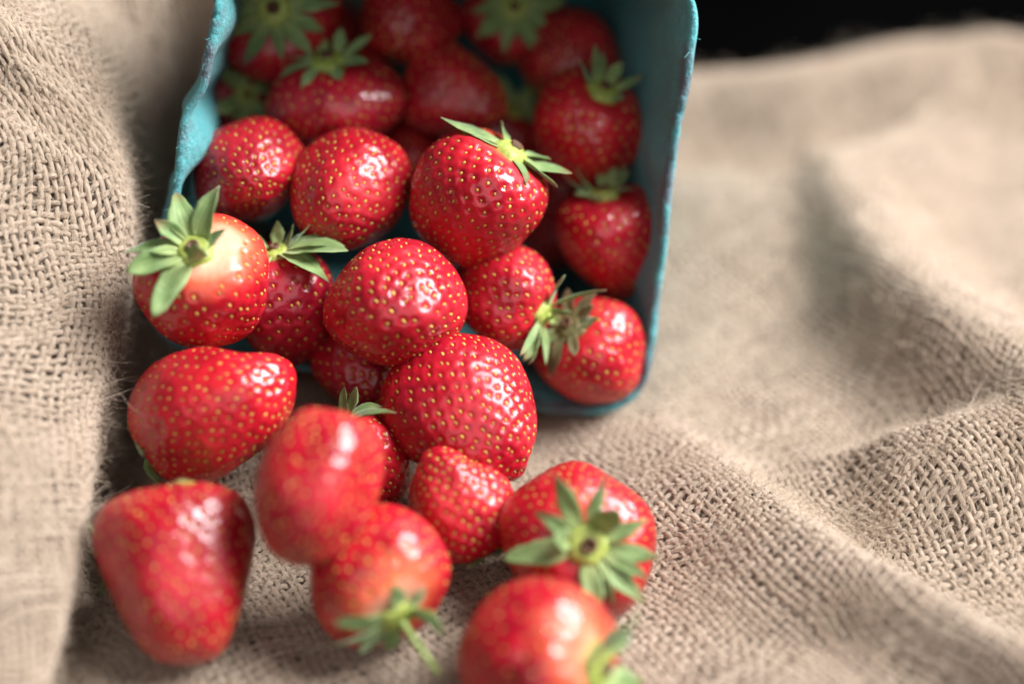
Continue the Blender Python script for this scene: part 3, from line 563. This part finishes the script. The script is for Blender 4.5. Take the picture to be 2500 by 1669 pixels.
# the yarns keep their spacing on steep cloth: arc length along x -> x
SS = np.sqrt((1 + DXX) ** 2 + np.clip(HXT, -4, 4) ** 2) * .0008
SC = np.cumsum(SS, axis=0)
SC = SC - SC[np.argmin(np.abs(FX - .03))][None, :] + .03
SG = np.arange(-.34, .26, .0008)
XS = np.stack([np.interp(SG, SC[:, j], FX, left=-9, right=9) for j in range(len(FY))], 1)
XK = np.ones(31) / 31
XS = np.stack([np.convolve(np.pad(r_, 15, mode='edge'), XK, mode='valid') for r_ in XS], 0)
def x_of_s(sv, y):
    fx = np.clip((sv - SG[0]) / .0008, 0, len(SG) - 1.001); fy = np.clip((y - FY[0]) / .0008, 0, len(FY) - 1.001)
    i = fx.astype(int); j = fy.astype(int); a = fx - i; b = fy - j
    return XS[i, j] * (1 - a) * (1 - b) + XS[i + 1, j] * a * (1 - b) + XS[i, j + 1] * (1 - a) * b + XS[i + 1, j + 1] * a * b
gp, gn = surf(GX, GY)
bv = gp - gn * .0011
tag(mesh_obj('backing', bv.reshape(-1, 3), grid_faces(len(gx), len(gy)), BACKING, cloth), kind='stuff')

PITCH = .00182
ANG = R(31)
ca, sa = math.cos(ANG), math.sin(ANG)
RAD = .00057
AMP = .00039
WN = Noise(21, 160.0, 2, 2)
cam_loc = np.array(cam.location)

def in_view(x, y, z):
    """generous view cone so that a step aside still sees cloth"""
    v = np.stack([x, y, z], -1) - cam_loc
    P = R(38)
    D = v[..., 1] * math.cos(P) - v[..., 2] * math.sin(P)
    Y = v[..., 1] * math.sin(P) + v[..., 2] * math.cos(P)
    return (np.abs(v[..., 0] / D) < .405) & (np.abs(Y / D) < .275)

fibre_roots = []
def weave(direction, seed):
    rs = np.random.RandomState(seed)
    ext = .37
    nl = int(2 * ext / PITCH)
    step = PITCH / 3
    ns = int(2 * ext / step)
    SIDES = 5
    V = []; F = []; U = []; A = []
    base = 0
    s = (np.arange(ns) - ns / 2) * step
    for i in range(nl):
        t = (i - nl / 2) * PITCH
        off = t + .00021 * np.interp(s, np.linspace(s[0], s[-1], 140), rs.normal(size=140)) + rs.normal() * .00016
        if direction == 0: p, q = s, off
        else: p, q = off, s
        x = p * ca - q * sa; y = p * sa + q * ca
        xy = np.stack([x, y], -1) ; w = WN(xy)
        x = x_of_s(x + .0017 * w, y); y = y + .0017 * WN(xy + 3.7)
        ok = (x > X0) & (x < X1) & (y > Y0) & (y < Y1)
        if ok.sum() < 3: continue
        c3, n = surf(x, y)
        h = c3[:, 2]
        ok &= in_view(c3[:, 0], y, h)
        # nothing of it shows under the middle of the basket
        q0 = np.stack([x - BO[0], y - BO[1]], -1)
        un = q0 @ BU[:2]; nn = q0 @ BN[:2]
        ok &= ~((un > .014) & (un < BW - .014) & (nn > .012) & (nn < BD - .01) & (h < .04))
        if ok.sum() < 3: continue
        sg = np.cos(math.pi * s / PITCH + math.pi * i) * (1 if direction == 0 else -1)
        rad = RAD * (1 + .16 * np.interp(s, np.linspace(s[0], s[-1], 220), rs.normal(size=220))) * rs.uniform(.88, 1.1)
        rad = np.clip(rad, RAD * .6, RAD * 1.45)
        c = c3 + n * (AMP * sg * 1.0)[:, None]
        T = np.gradient(c, axis=0); T /= np.linalg.norm(T, axis=1, keepdims=True)
        Bn = np.cross(T, n); Bn /= np.linalg.norm(Bn, axis=1, keepdims=True)
        Nn = np.cross(Bn, T)
        idx = np.where(ok)[0]
        runs = np.split(idx, np.where(np.diff(idx) > 1)[0] + 1)
        for r_ in runs:
            if len(r_) < 3: continue
            a = np.arange(SIDES) / SIDES * 2 * math.pi
            ring = c[r_][:, None, :] + rad[r_][:, None, None] * (np.cos(a)[None, :, None] * Bn[r_][:, None, :] * 1.18 + np.sin(a)[None, :, None] * Nn[r_][:, None, :] * .88)
            m = len(r_)
            V.append(ring.reshape(-1, 3))
            ii = np.arange(m - 1)[:, None] * SIDES; jj = np.arange(SIDES)[None, :]
            j2 = (jj + 1) % SIDES
            f = np.stack([ii + jj, ii + j2, ii + SIDES + j2, ii + SIDES + jj], -1).reshape(-1, 4) + base
            F.append(f); base += m * SIDES
            uu = np.stack([np.broadcast_to((s[r_] / PITCH)[:, None] + i * 17.3, (m, SIDES)), np.broadcast_to((np.abs(np.arange(SIDES) / SIDES - .5) * 2)[None, :] * 1.0, (m, SIDES))], -1)
            U.append(uu.reshape(-1, 2))
            A.append(np.full(m * SIDES, rs.uniform(0, 1)))
            fibre_roots.append((c[r_], T[r_], Nn[r_], Bn[r_], rad[r_]))
    o = mesh_obj('yarn_weave', np.concatenate(V), np.concatenate(F), YARN, cloth, uv=np.concatenate(U), attrs={'yarn': np.concatenate(A)})
    return tag(o, kind='stuff')
weave(0, 1)
weave(1, 2)

# loose fibres of the jute: most hug the yarn, some stand off, a few are long
rs = np.random.RandomState(9)
fc = np.concatenate([f[0] for f in fibre_roots]); ft = np.concatenate([f[1] for f in fibre_roots])
fn = np.concatenate([f[2] for f in fibre_roots]); fb = np.concatenate([f[3] for f in fibre_roots]); fr = np.concatenate([f[4] for f in fibre_roots])
fdepth = np.abs((fc[:, 1] - cam_loc[1]) * math.cos(R(38)) - (fc[:, 2] - cam_loc[2]) * math.sin(R(38)) - .327)
fw = .25 + np.exp(-(fdepth / .022) ** 2)
fw /= fw.sum()
def fibres(n, lo, hi, lift, wild, k, name, radius):
    i = rs.choice(len(fc), n, p=fw)
    a = rs.uniform(.0, math.pi, n)
    out = np.cos(a)[:, None] * fb[i] + np.sin(a)[:, None] * fn[i]
    p0 = fc[i] + out * fr[i][:, None] * .95
    d = ft[i] * rs.choice([-1, 1], n)[:, None] + out * (lift * rs.uniform(.1, 1.0, n))[:, None] + rs.normal(size=(n, 3)) * wild
    d /= np.linalg.norm(d, axis=1, keepdims=True)
    ln = rs.uniform(lo, hi, n) * rs.uniform(.6, 1, n)
    curl = rs.normal(size=(n, 3)) * .55; curl2 = rs.normal(size=(n, 3)) * .35
    t = np.linspace(0, 1, k)
    pts = p0[:, None, :] + ln[:, None, None] * (t[None, :, None] * d[:, None, :] + (t ** 2)[None, :, None] * curl[:, None, :] * .6 + np.sin(t * 5)[None, :, None] * curl2[:, None, :] * .25)
    tag(hair_obj(name, pts, np.linspace(radius, radius * .45, k), FUZZ, cloth), kind='stuff')
fibres(70000, .0012, .0034, .40, .22, 4, 'short_fibres', .000050)
fibres(42000, .002, .0060, 1.1, .5, 6, 'loose_fibres', .000038)
fibres(2000, .005, .014, 1.7, .7, 9, 'long_fibres', .000042)

# ------------------------------------------------------------------ basket
basket = empty('pulp_basket', tuple(BO + BU * BW / 2 + BN * BD / 2))
tag(basket, 'teal moulded paper berry basket tipped on its side with torn scalloped rim', 'basket')
basket_o = np.array(basket.location)
PN = Noise(31, 120.0, 3, 3)
CR = .012
def loop_points(n_side, n_cor):
    """rounded rectangle in (a along u, b along v), list of walls: (a, b, outward) per wall, arc length"""
    walls = []
    w, h = BW, BH
    segs = [((CR, 0), (w - CR, 0), (0, -1)), ((w, CR), (w, h - CR), (1, 0)), ((w - CR, h), (CR, h), (0, 1)), ((0, h - CR), (0, CR), (-1, 0))]
    cents = [(w - CR, CR, -90), (w - CR, h - CR, 0), (CR, h - CR, 90), (CR, CR, 180)]
    pts = []; nr = []
    for (s, e, o), (cx, cy, a0) in zip(segs, cents):
        for t in np.linspace(0, 1, n_side, endpoint=False):
            pts.append((s[0] + (e[0] - s[0]) * t, s[1] + (e[1] - s[1]) * t)); nr.append(o)
        for t in np.linspace(0, 1, n_cor, endpoint=False):
            a = R(a0 + 90 * t)
            pts.append((cx + CR * math.cos(a), cy + CR * math.sin(a))); nr.append((math.cos(a), math.sin(a)))
    return np.array(pts), np.array(nr)
NS, NC = 64, 14
LP, LN = loop_points(NS, NC)
NL = len(LP)
arc = np.concatenate([[0], np.cumsum(np.hypot(*np.diff(np.vstack([LP, LP[:1]]), axis=0).T))])
per = arc[-1]; arc = arc[:-1]
ND = 44
tt = np.linspace(0, 1, ND) ** 1.4
def shell(th, rim_extra=0.0):
    """points (NL, ND, 3) of one face of the wall; th = offset outward"""
    out = np.zeros((NL, ND, 3))
    kind = np.repeat(np.arange(4), NS + NC)
    for j, t in enumerate(tt):
        dep = t * BD
        # flutes pressed into the wall: none at the rim, deep 5 to 30 mm in
        wave = np.clip(np.cos(2 * math.pi * (np.where(kind == 3, LP[:, 1], arc) - .0473) / .0300), -.22, 1)
        wave = np.where((kind == 3) | (kind == 1), wave, wave * .25)
        # the side wall at the gathered edge is fluted most
        am = np.where(kind == 3, .0056 * (1 - .45 * sstep(.058, .068, LP[:, 1])), .0012)
        f = np.minimum(1, dep / .010) ** .8 * np.exp(-np.maximum(0, dep - .012) / .03)
        flare = -.0004 * np.exp(-(dep / .004) ** 2)
        inset = BT * t * (1 - .8 * sstep(.055, .005, LP[:, 0])) + am * wave * f + flare - np.where(kind == 3, .0016, 0) * sstep(0, .011, dep) * (1 - sstep(.03, .07, dep))
        a = LP[:, 0] - LN[:, 0] * (inset - th)
        b = LP[:, 1] - LN[:, 1] * (inset - th)
        rimw = np.where(kind == 3, .2, .12) * (.0013 * np.sin(2 * math.pi * arc / .0545 + .6) + .0006 * np.sin(2 * math.pi * arc / .019)) * math.exp(-(dep / .012) ** 2)
        a = a - LN[:, 0] * rimw; b = b - LN[:, 1] * rimw
        z = dep + .0007 * np.sin(2 * math.pi * arc / .033 + 1) * math.exp(-(dep / .01) ** 2)
        a = BW / 2 + (a - BW / 2) * (1 - .045 * b / BH)
        a = a + .0040 * sstep(.008, .035, b) * sstep(BW * .5, 0, a) + np.where(kind == 3, .0012 * sstep(.055, .066, b) - .0020 * sstep(.064, .054, b) * sstep(.006, .02, b), 0) - .0050 * sstep(.005, .095, b) * sstep(BW * .5, BW, a)
        out[:, j] = BO + a[:, None] * BU + b[:, None] * BV + np.broadcast_to(z, (NL,))[:, None] * BN
    out += (PN(out.reshape(-1, 3)).reshape(NL, ND)[..., None]) * .0007 * (BU * .6 + BV * .6)
    return out
inner = shell(0.0)
outer = shell(.0021)
rsb = np.random.RandomState(4)
# torn lip: jagged in depth
lip_in = inner[:, 0]; lip_out = outer[:, 0]
jag = rsb.normal(size=NL) * .00038
mid = (lip_in + lip_out) / 2 - BN * (.0007 + jag)[:, None] + (rsb.normal(size=(NL, 3)) * .00018)
prof = np.concatenate([outer[:, ::-1], mid[:, None], inner], 1)     # outer from base to rim, lip, inner down to base
NPF = prof.shape[1]
stain = np.zeros((NL, NPF))
dpt = np.concatenate([tt[::-1] * BD, [0], tt * BD])
stain[:] = np.exp(-(dpt / .0030) ** 2)[None, :] * .75
stain[:, ND + 1:] += .0 * np.exp(-((tt * BD - .012) / .02) ** 2)[None, :]
stain = np.clip(stain, 0, 1)
for k in range(4):
    i0 = k * (NS + NC) - NC // 2
    idx = np.arange(i0, i0 + NS + NC + 1) % NL
    v = prof[idx].reshape(-1, 3) - basket_o
    mesh_obj('side_wall', v, grid_faces(len(idx), NPF)[:, ::-1], PULP, basket, attrs={'stain': stain[idx].ravel()})
# bottom of the basket: inner and outer sheet with a low boss
bc_in = inner[:, -1]; bc_out = outer[:, -1]
def cap(loop, push):
    c = loop.mean(0)
    rings = [loop * (1 - s) + c * s for s in (0, .25, .5, .75)]
    rings = [r_ + BN * push * (1 - (1 - s) ** 2) for r_, s in zip(rings, (0, .25, .5, .75))]
    v = np.concatenate(rings + [(c + BN * push)[None]])
    f = []
    for k in range(3):
        for i in range(NL):
            i2 = (i + 1) % NL
            f.append((k * NL + i, k * NL + i2, (k + 1) * NL + i2, (k + 1) * NL + i))
    for i in range(NL):
        f.append((3 * NL + i, 3 * NL + (i + 1) % NL, 4 * NL, 4 * NL))
    return v, f
vi, fi = cap(bc_in, -.004); vo, fo = cap(bc_out, -.003)
allv = np.concatenate([vi, vo + BN * .002]); allf = [tuple(x) for x in fi] + [tuple(y + len(vi) for y in x) for x in fo]
me = bpy.data.meshes.new('base')
me.from_pydata([tuple(p) for p in allv - basket_o], [], [tuple(dict.fromkeys(f)) for f in allf])
me.polygons.foreach_set('use_smooth', np.ones(len(me.polygons), dtype=bool))
me.materials.append(PULP)
bo = bpy.data.objects.new('base', me); COL.objects.link(bo); bo.parent = basket
# torn paper fibres along the lip
nf = 1000
i = rsb.choice(NL, nf)
p0 = mid[i] * .6 + np.where(rsb.rand(nf, 1) < .5, lip_in[i], lip_out[i]) * .4 + (mid[(i + 1) % NL] - mid[i]) * rsb.rand(nf, 1) - basket_o
d = -BN * rsb.uniform(-.1, 1, (nf, 1)) + (mid[(i + 1) % NL] - mid[i]) / np.linalg.norm(mid[(i + 1) % NL] - mid[i], axis=1, keepdims=True) * rsb.normal(size=(nf, 1)) * 1.2 + rsb.normal(size=(nf, 3)) * .4
d /= np.linalg.norm(d, axis=1, keepdims=True)
ln = rsb.uniform(.0003, .0012, nf) * np.where(rsb.rand(nf) < .03, 2.2, 1)
t = np.linspace(0, 1, 4)
pts = p0[:, None] + ln[:, None, None] * (t[None, :, None] * d[:, None] + (t ** 2)[None, :, None] * rsb.normal(size=(nf, 1, 3)) * .35)
tag(hair_obj('torn_fibres', pts, np.linspace(.00005, .00002, 4), PULP_FIBRE, basket), kind='stuff')

# ------------------------------------------------------------------ strawberries
def seed_mesh(mat):
    nu, nv = 6, 5
    v = []
    for i in range(nu):
        for j in range(nv):
            th = math.pi * (j + .001) / (nv - 1 + .002); ph = 2 * math.pi * i / nu
            z = math.cos(th)
            r_ = math.sin(th) * (1 - .28 * z)
            v.append((r_ * math.cos(ph) * .39, r_ * math.sin(ph) * .30, z * .58))
    return np.array(v) * .001, grid_faces(nu, nv, True)
SV, SF = seed_mesh(None)
def make_seed_me(mat):
    o = mesh_obj('seed', SV, SF, mat)
    me = o.data
    bpy.data.objects.remove(o)
    return me
SEED_ME = [make_seed_me(m) for m in SEED]

def body_fn(b):
    rs = np.random.RandomState(b['seed'])
    L_, W_, D_ = b['L'] / 2, b['W'] / 2, b['D'] / 2
    co, bl = b['conic'], b['blunt']
    nz = Noise(b['seed'] * 3 + 1, 2.0, 2, 3)
    lob = [(k, rs.uniform(0, 6.28), rs.uniform(.015, .042)) for k in (2, 3, 5)]
    tht = np.linspace(0, math.pi, 200)
    g = np.sin(tht) ** bl * (1 + co * np.cos(tht) * .9)
    g = g / g.max()
    zz = np.cos(tht) ** 1
    def fn(th, ph):
        d = np.stack([np.sin(th) * np.cos(ph), np.sin(th) * np.sin(ph), -np.cos(th)], -1)
        r_ = np.interp(th, tht, g)
        for k, p0, a in lob:
            r_ = r_ * (1 + a * np.cos(k * ph + p0))
        ax = -np.cos(th) + .15 * np.exp(-(th / .42) ** 2)          # dented round the calyx
        pos = np.stack([r_ * np.cos(ph) * W_, r_ * np.sin(ph) * D_, ax * L_], -1)
        m = 1 + .065 * nz(d) + .016 * nz(d * 3.1 + 5)
        for bx, by, bz, amp, sig in b['bumps']:
            q = np.array([bx, by, bz]); q = q / np.linalg.norm(q)
            ang = np.arccos(np.clip(d @ q, -1, 1))
            m = m + amp * np.exp(-(ang / sig) ** 2)
        return pos * m[..., None], d
    return fn

def golden(n, seed):
    rs = np.random.RandomState(seed)
    i = np.arange(n) + .5
    th = np.arccos(1 - 2 * i / n)
    ph = (math.pi * (1 + 5 ** .5) * i) % (2 * math.pi)
    j = 1.0 / math.sqrt(n)
    th = np.clip(th + rs.normal(size=n) * j * .50, .02, math.pi - .02)
    ph = ph + rs.normal(size=n) * j * .50 / np.maximum(np.sin(th), .15)
    return th, ph

def sepal_path(az, ln, wd, lift, curl, base_z, r0, rs, bvh):
    NT, NWD = 11, 7
    t = np.linspace(0, 1, NT)
    w = wd / 2 * np.clip(np.sin(math.pi * np.clip(t * .93 + .07, 0, 1) ** .85), 0, 1) ** .8
    w = np.maximum(w, wd * .02)
    s = np.linspace(-1, 1, NWD)
    side = rs.uniform(-.12, .12)
    twist = rs.uniform(-.9, .9)
    curl = curl + rs.uniform(-22, 22)
    jag = 1 + rs.uniform(-.09, .09, (NT, 2))
    ang = R(lift) + R(curl) * t
    rad = np.concatenate([[0], np.cumsum(np.cos(ang[:-1] + R(curl) / NT / 2))]) * ln / (NT - 1) + r0
    zz = np.concatenate([[0], np.cumsum(np.sin(ang[:-1] + R(curl) / NT / 2))]) * ln / (NT - 1)
    cup = rs.uniform(-.1, .45)
    ra = math.radians(az)
    er = np.array([math.cos(ra), math.sin(ra), 0]); et = np.array([-math.sin(ra), math.cos(ra), 0]); ez = np.array([0, 0, -1.0])
    V = np.zeros((NT, NWD, 3)); A1 = np.zeros((NT, NWD)); A2 = np.zeros((NT, NWD))
    ph = rs.uniform(0, 6.28)
    for i in range(NT):
        c = er * rad[i] + ez * (zz[i]) + np.array([0, 0, base_z]) + et * side * ln * t[i] ** 2
        up = -er * math.sin(ang[i]) + ez * math.cos(ang[i])
        a = twist * t[i]
        ac = et * math.cos(a) + up * math.sin(a)
        un = up * math.cos(a) - et * math.sin(a)
        ww = w[i] * (1 + .10 * math.sin(9 * t[i] + ph))
        for j in range(NWD):
            V[i, j] = c + ac * s[j] * ww * jag[i, 0 if s[j] < 0 else 1] + un * ww * (cup * s[j] ** 2 + .10 * (1 - abs(s[j]))  * -1 + .09 * math.sin(7 * t[i] + 3 * s[j] + ph))
        A1[i] = t[i]; A2[i] = s
    V = V.reshape(-1, 3)
    for k in range(len(V)):                                   # lies on the fruit, never inside it
        loc, nrm, fi, dist = bvh.find_nearest(Vector(V[k]))
        if loc is not None:
            dlt = Vector(V[k]) - loc
            eps = .0005
            if dlt.dot(nrm) < eps:
                V[k] = np.array(loc + nrm * eps)
    return V, grid_faces(NT, NWD), A1.ravel(), A2.ravel()

def tube(P, rad, sides=10):
    P = np.asarray(P); n = len(P)
    T = np.gradient(P, axis=0); T /= np.linalg.norm(T, axis=1, keepdims=True)
    up = np.array([.3, .5, .81]); V = []
    for i in range(n):
        b = np.cross(T[i], up); b /= np.linalg.norm(b); c = np.cross(b, T[i])
        for k in range(sides):
            a = 2 * math.pi * k / sides
            V.append(P[i] + rad[i] * (math.cos(a) * b + math.sin(a) * c))
    F = []
    for i in range(n - 1):
        for k in range(sides):
            F.append((i * sides + k, i * sides + (k + 1) % sides, (i + 1) * sides + (k + 1) % sides, (i + 1) * sides + k))
    return np.array(V), np.array(F)

GROUP = 'strawberries spilling out of the basket'
n_seed_objects = 0
for b in BERRIES:
    rs = np.random.RandomState(b['seed'] + 500)
    root = empty('strawberry', (0, 0, 0))
    ex, ey = Vector(b['ex']), Vector(b['ey'])
    ez = ex.cross(ey).normalized(); ey = ez.cross(ex).normalized(); ex = ey.cross(ez).normalized()
    Mx = Matrix((ex, ey, ez)).transposed()
    root.rotation_mode = 'QUATERNION'
    root.rotation_quaternion = Mx.to_quaternion()
    root.location = b['loc']
    tag(root, b['label'], 'strawberry', GROUP)
    fn = body_fn(b)
    sharp = b['sharp']
    nu, nv = ((168, 124), (112, 82), (72, 54))[2 - sharp]
    ph = np.linspace(0, 2 * math.pi, nu, endpoint=False)
    th = np.linspace(.004, math.pi - .004, nv)
    PH, TH_ = np.meshgrid(ph, th, indexing='ij')
    pos, dirs = fn(TH_, PH)
    # achenes
    rmean = (b['W'] * b['L'] * b['D']) ** (1 / 3) / 2
    n_s = int(4 * math.pi * rmean ** 2 / (b['sp'] ** 2) * 1.12)
    sth, sph = golden(n_s, b['seed'])
    lim = .42 + .22 * min(b['pale'], 1.2)
    keep = (sth > lim + rs.normal(size=n_s) * .06)
    sth, sph = sth[keep], sph[keep]
    spos, sdir = fn(sth, sph)
    e = .01
    du = fn(sth + e, sph)[0] - fn(sth - e, sph)[0]
    dv = fn(sth, sph + e)[0] - fn(sth, sph - e)[0]
    snrm = np.cross(du, dv); snrm /= np.linalg.norm(snrm, axis=1, keepdims=True)
    snrm *= np.sign((snrm * sdir).sum(1))[:, None]
    stan = du / np.linalg.norm(du, axis=1, keepdims=True)
    flat = pos.reshape(-1, 3)
    dmin = np.full(len(flat), 1e9)
    for c0 in range(0, len(spos), 64):
        dd = np.linalg.norm(flat[:, None, :] - spos[None, c0:c0 + 64, :], axis=2)
        dmin = np.minimum(dmin, dd.min(1))
    sgm = b['sp'] * .25
    pit = np.exp(-(dmin / sgm) ** 2)
    pitd = .00033
    cen = flat / np.linalg.norm(flat, axis=1, keepdims=True)
    shoulder = np.clip((TH_.ravel() - lim * .6) / .3, 0, 1)
    flat = flat - cen * (pit * pitd)[:, None] + cen * (.00016 * np.clip(dmin / b['sp'] * 2, 0, 1) * shoulder)[:, None]
    azp = R(b['pdir'])
    pw = b['pale'] * np.exp(-(TH_ / ((.56 + .28 * np.cos(PH - azp) + .08 * np.cos(3 * PH)) * (.8 + .35 * b['pale']))) ** 2.2)
    verts = flat
    body = mesh_obj('fruit', verts, grid_faces(nu, nv, True), fruit_mat(b['tone']), root, attrs={'pale': pw.ravel(), 'pit': pit})
    # close poles
    # seeds: those one could pick out singly as parts, the rest joined
    bz = spos - sdir * pitd * .62
    sc = rs.uniform(.78, 1.14, len(bz)) * (b['sp'] / .0030) ** .5
    sx = np.cross(stan, snrm)
    R3 = np.stack([sx, snrm, stan], -1)            # local x,y(normal),z(along)
    wn = snrm @ np.array(Mx.transposed())           # world normals
    wp = spos @ np.array(Mx.transposed()) + np.array(b['loc'])
    vd = cam_loc - wp; vd /= np.linalg.norm(vd, axis=1, keepdims=True)
    facing = (wn * vd).sum(1) > .12
    single = facing & (sharp == 2)
    mi = (rs.rand(len(bz)) < b['seedcol']).astype(int)
    wmix = np.where(rs.rand(len(bz)) < .06, 1, mi)
    for k in np.where(single)[0]:
        so = bpy.data.objects.new('seed', SEED_ME[wmix[k]])
        COL.objects.link(so)
        so.parent = root
        m3 = Matrix([list(r_) for r_ in R3[k] * sc[k]])
        so.matrix_local = Matrix.Translation(Vector(bz[k])) @ m3.to_4x4()
        n_seed_objects += 1
    rest = np.where(~single)[0]
    for mk in (0, 1):
        r_ = rest[wmix[rest] == mk]
        if len(r_) == 0 or (mk == 1 and b['seedcol'] < .3 and len(r_) < 2): continue
        vv = np.einsum('kij,nj->kni', R3[r_] * sc[r_][:, None, None], SV) + bz[r_][:, None, :]
        ff = (SF[None] + (np.arange(len(r_)) * len(SV))[:, None, None]).reshape(-1, 4)
        tag(mesh_obj('seeds', vv.reshape(-1, 3), ff, SEED[mk], root), kind='stuff')
    # calyx
    if b['calyx']:
        bvh = BVHTree.FromPolygons([tuple(p) for p in verts[::1]], [tuple(int(q) for q in f) for f in grid_faces(nu, nv, True)])
        top = fn(np.array([.02]), np.array([0.0]))[0][0]
        bz0 = top[2]
        rr = b['W'] * .122
        # raised green disc the sepals grow from
        nq = 20
        prf = [(1.25, .0006), (1.15, -.0006), (.92, -.0012), (.70, -.0017), (.55, -.0013), (.40, -.0019), (.22, -.0016), (.02, -.0012)]
        cv = []
        for i in range(nq):
            for (pr, pz) in prf:
                a = 2 * math.pi * i / nq
                k = 1 + .08 * math.sin(5 * a + b['seed'])
                cv.append((rr * pr * k * math.cos(a), rr * pr * k * math.sin(a), bz0 + pz * (rr / .003)))
        core = CORE_DRY if b['dry'] else CORE
        mesh_obj('calyx_disc', np.array(cv), grid_faces(nq, len(prf), True), core, root)
        for sp in b['sepals']:
            V, F_, a1, a2 = sepal_path(sp[0], sp[1], sp[2], sp[3], sp[4], bz0 - .0010, rr * .8, rs, bvh)
            so = mesh_obj('sepal', V, F_, SEPAL[1 if b['dry'] and rs.rand() < .45 else 0], root, attrs={'along': a1, 'across': a2})
            sd = so.modifiers.new('thickness', 'SOLIDIFY'); sd.thickness = .00016; sd.offset = 1
        if b['stem']:
            d = np.array(b['stem'][:3]); d /= np.linalg.norm(d); ln, rad = b['stem'][3:]
            t = np.linspace(0, 1, 10)
            p0 = np.array([0, 0, bz0 - .001])
            bend = np.array([0, 0, -1.0])
            P = p0 + (t[:, None] * (1 - .0) * d + (t * (1 - t))[:, None] * bend * .35) * ln
            V, F_ = tube(P, np.interp(t, [0, .15, .9, 1], [rad * 1.25, rad * .9, rad * .8, rad * .95]))
            mesh_obj('stem', V, F_, STEM, root)
        else:
            # scar where the stem came off
            cv = []
            for i in range(12):
                for pr, pz in ((.42, -.0016), (.40, -.0024), (.26, -.0025), (.20, -.0018), (.02, -.0016)):
                    a = 2 * math.pi * i / 12
                    cv.append((rr * pr * math.cos(a), rr * pr * math.sin(a), bz0 + pz * (rr / .003)))
            mesh_obj('stem_scar', np.array(cv), grid_faces(12, 5, True), CUT, root)
print('seed objects', n_seed_objects, 'tris', sum(len(o.data.polygons) * 2 for o in scene.objects if o.type == 'MESH' and o.data.users == 1))
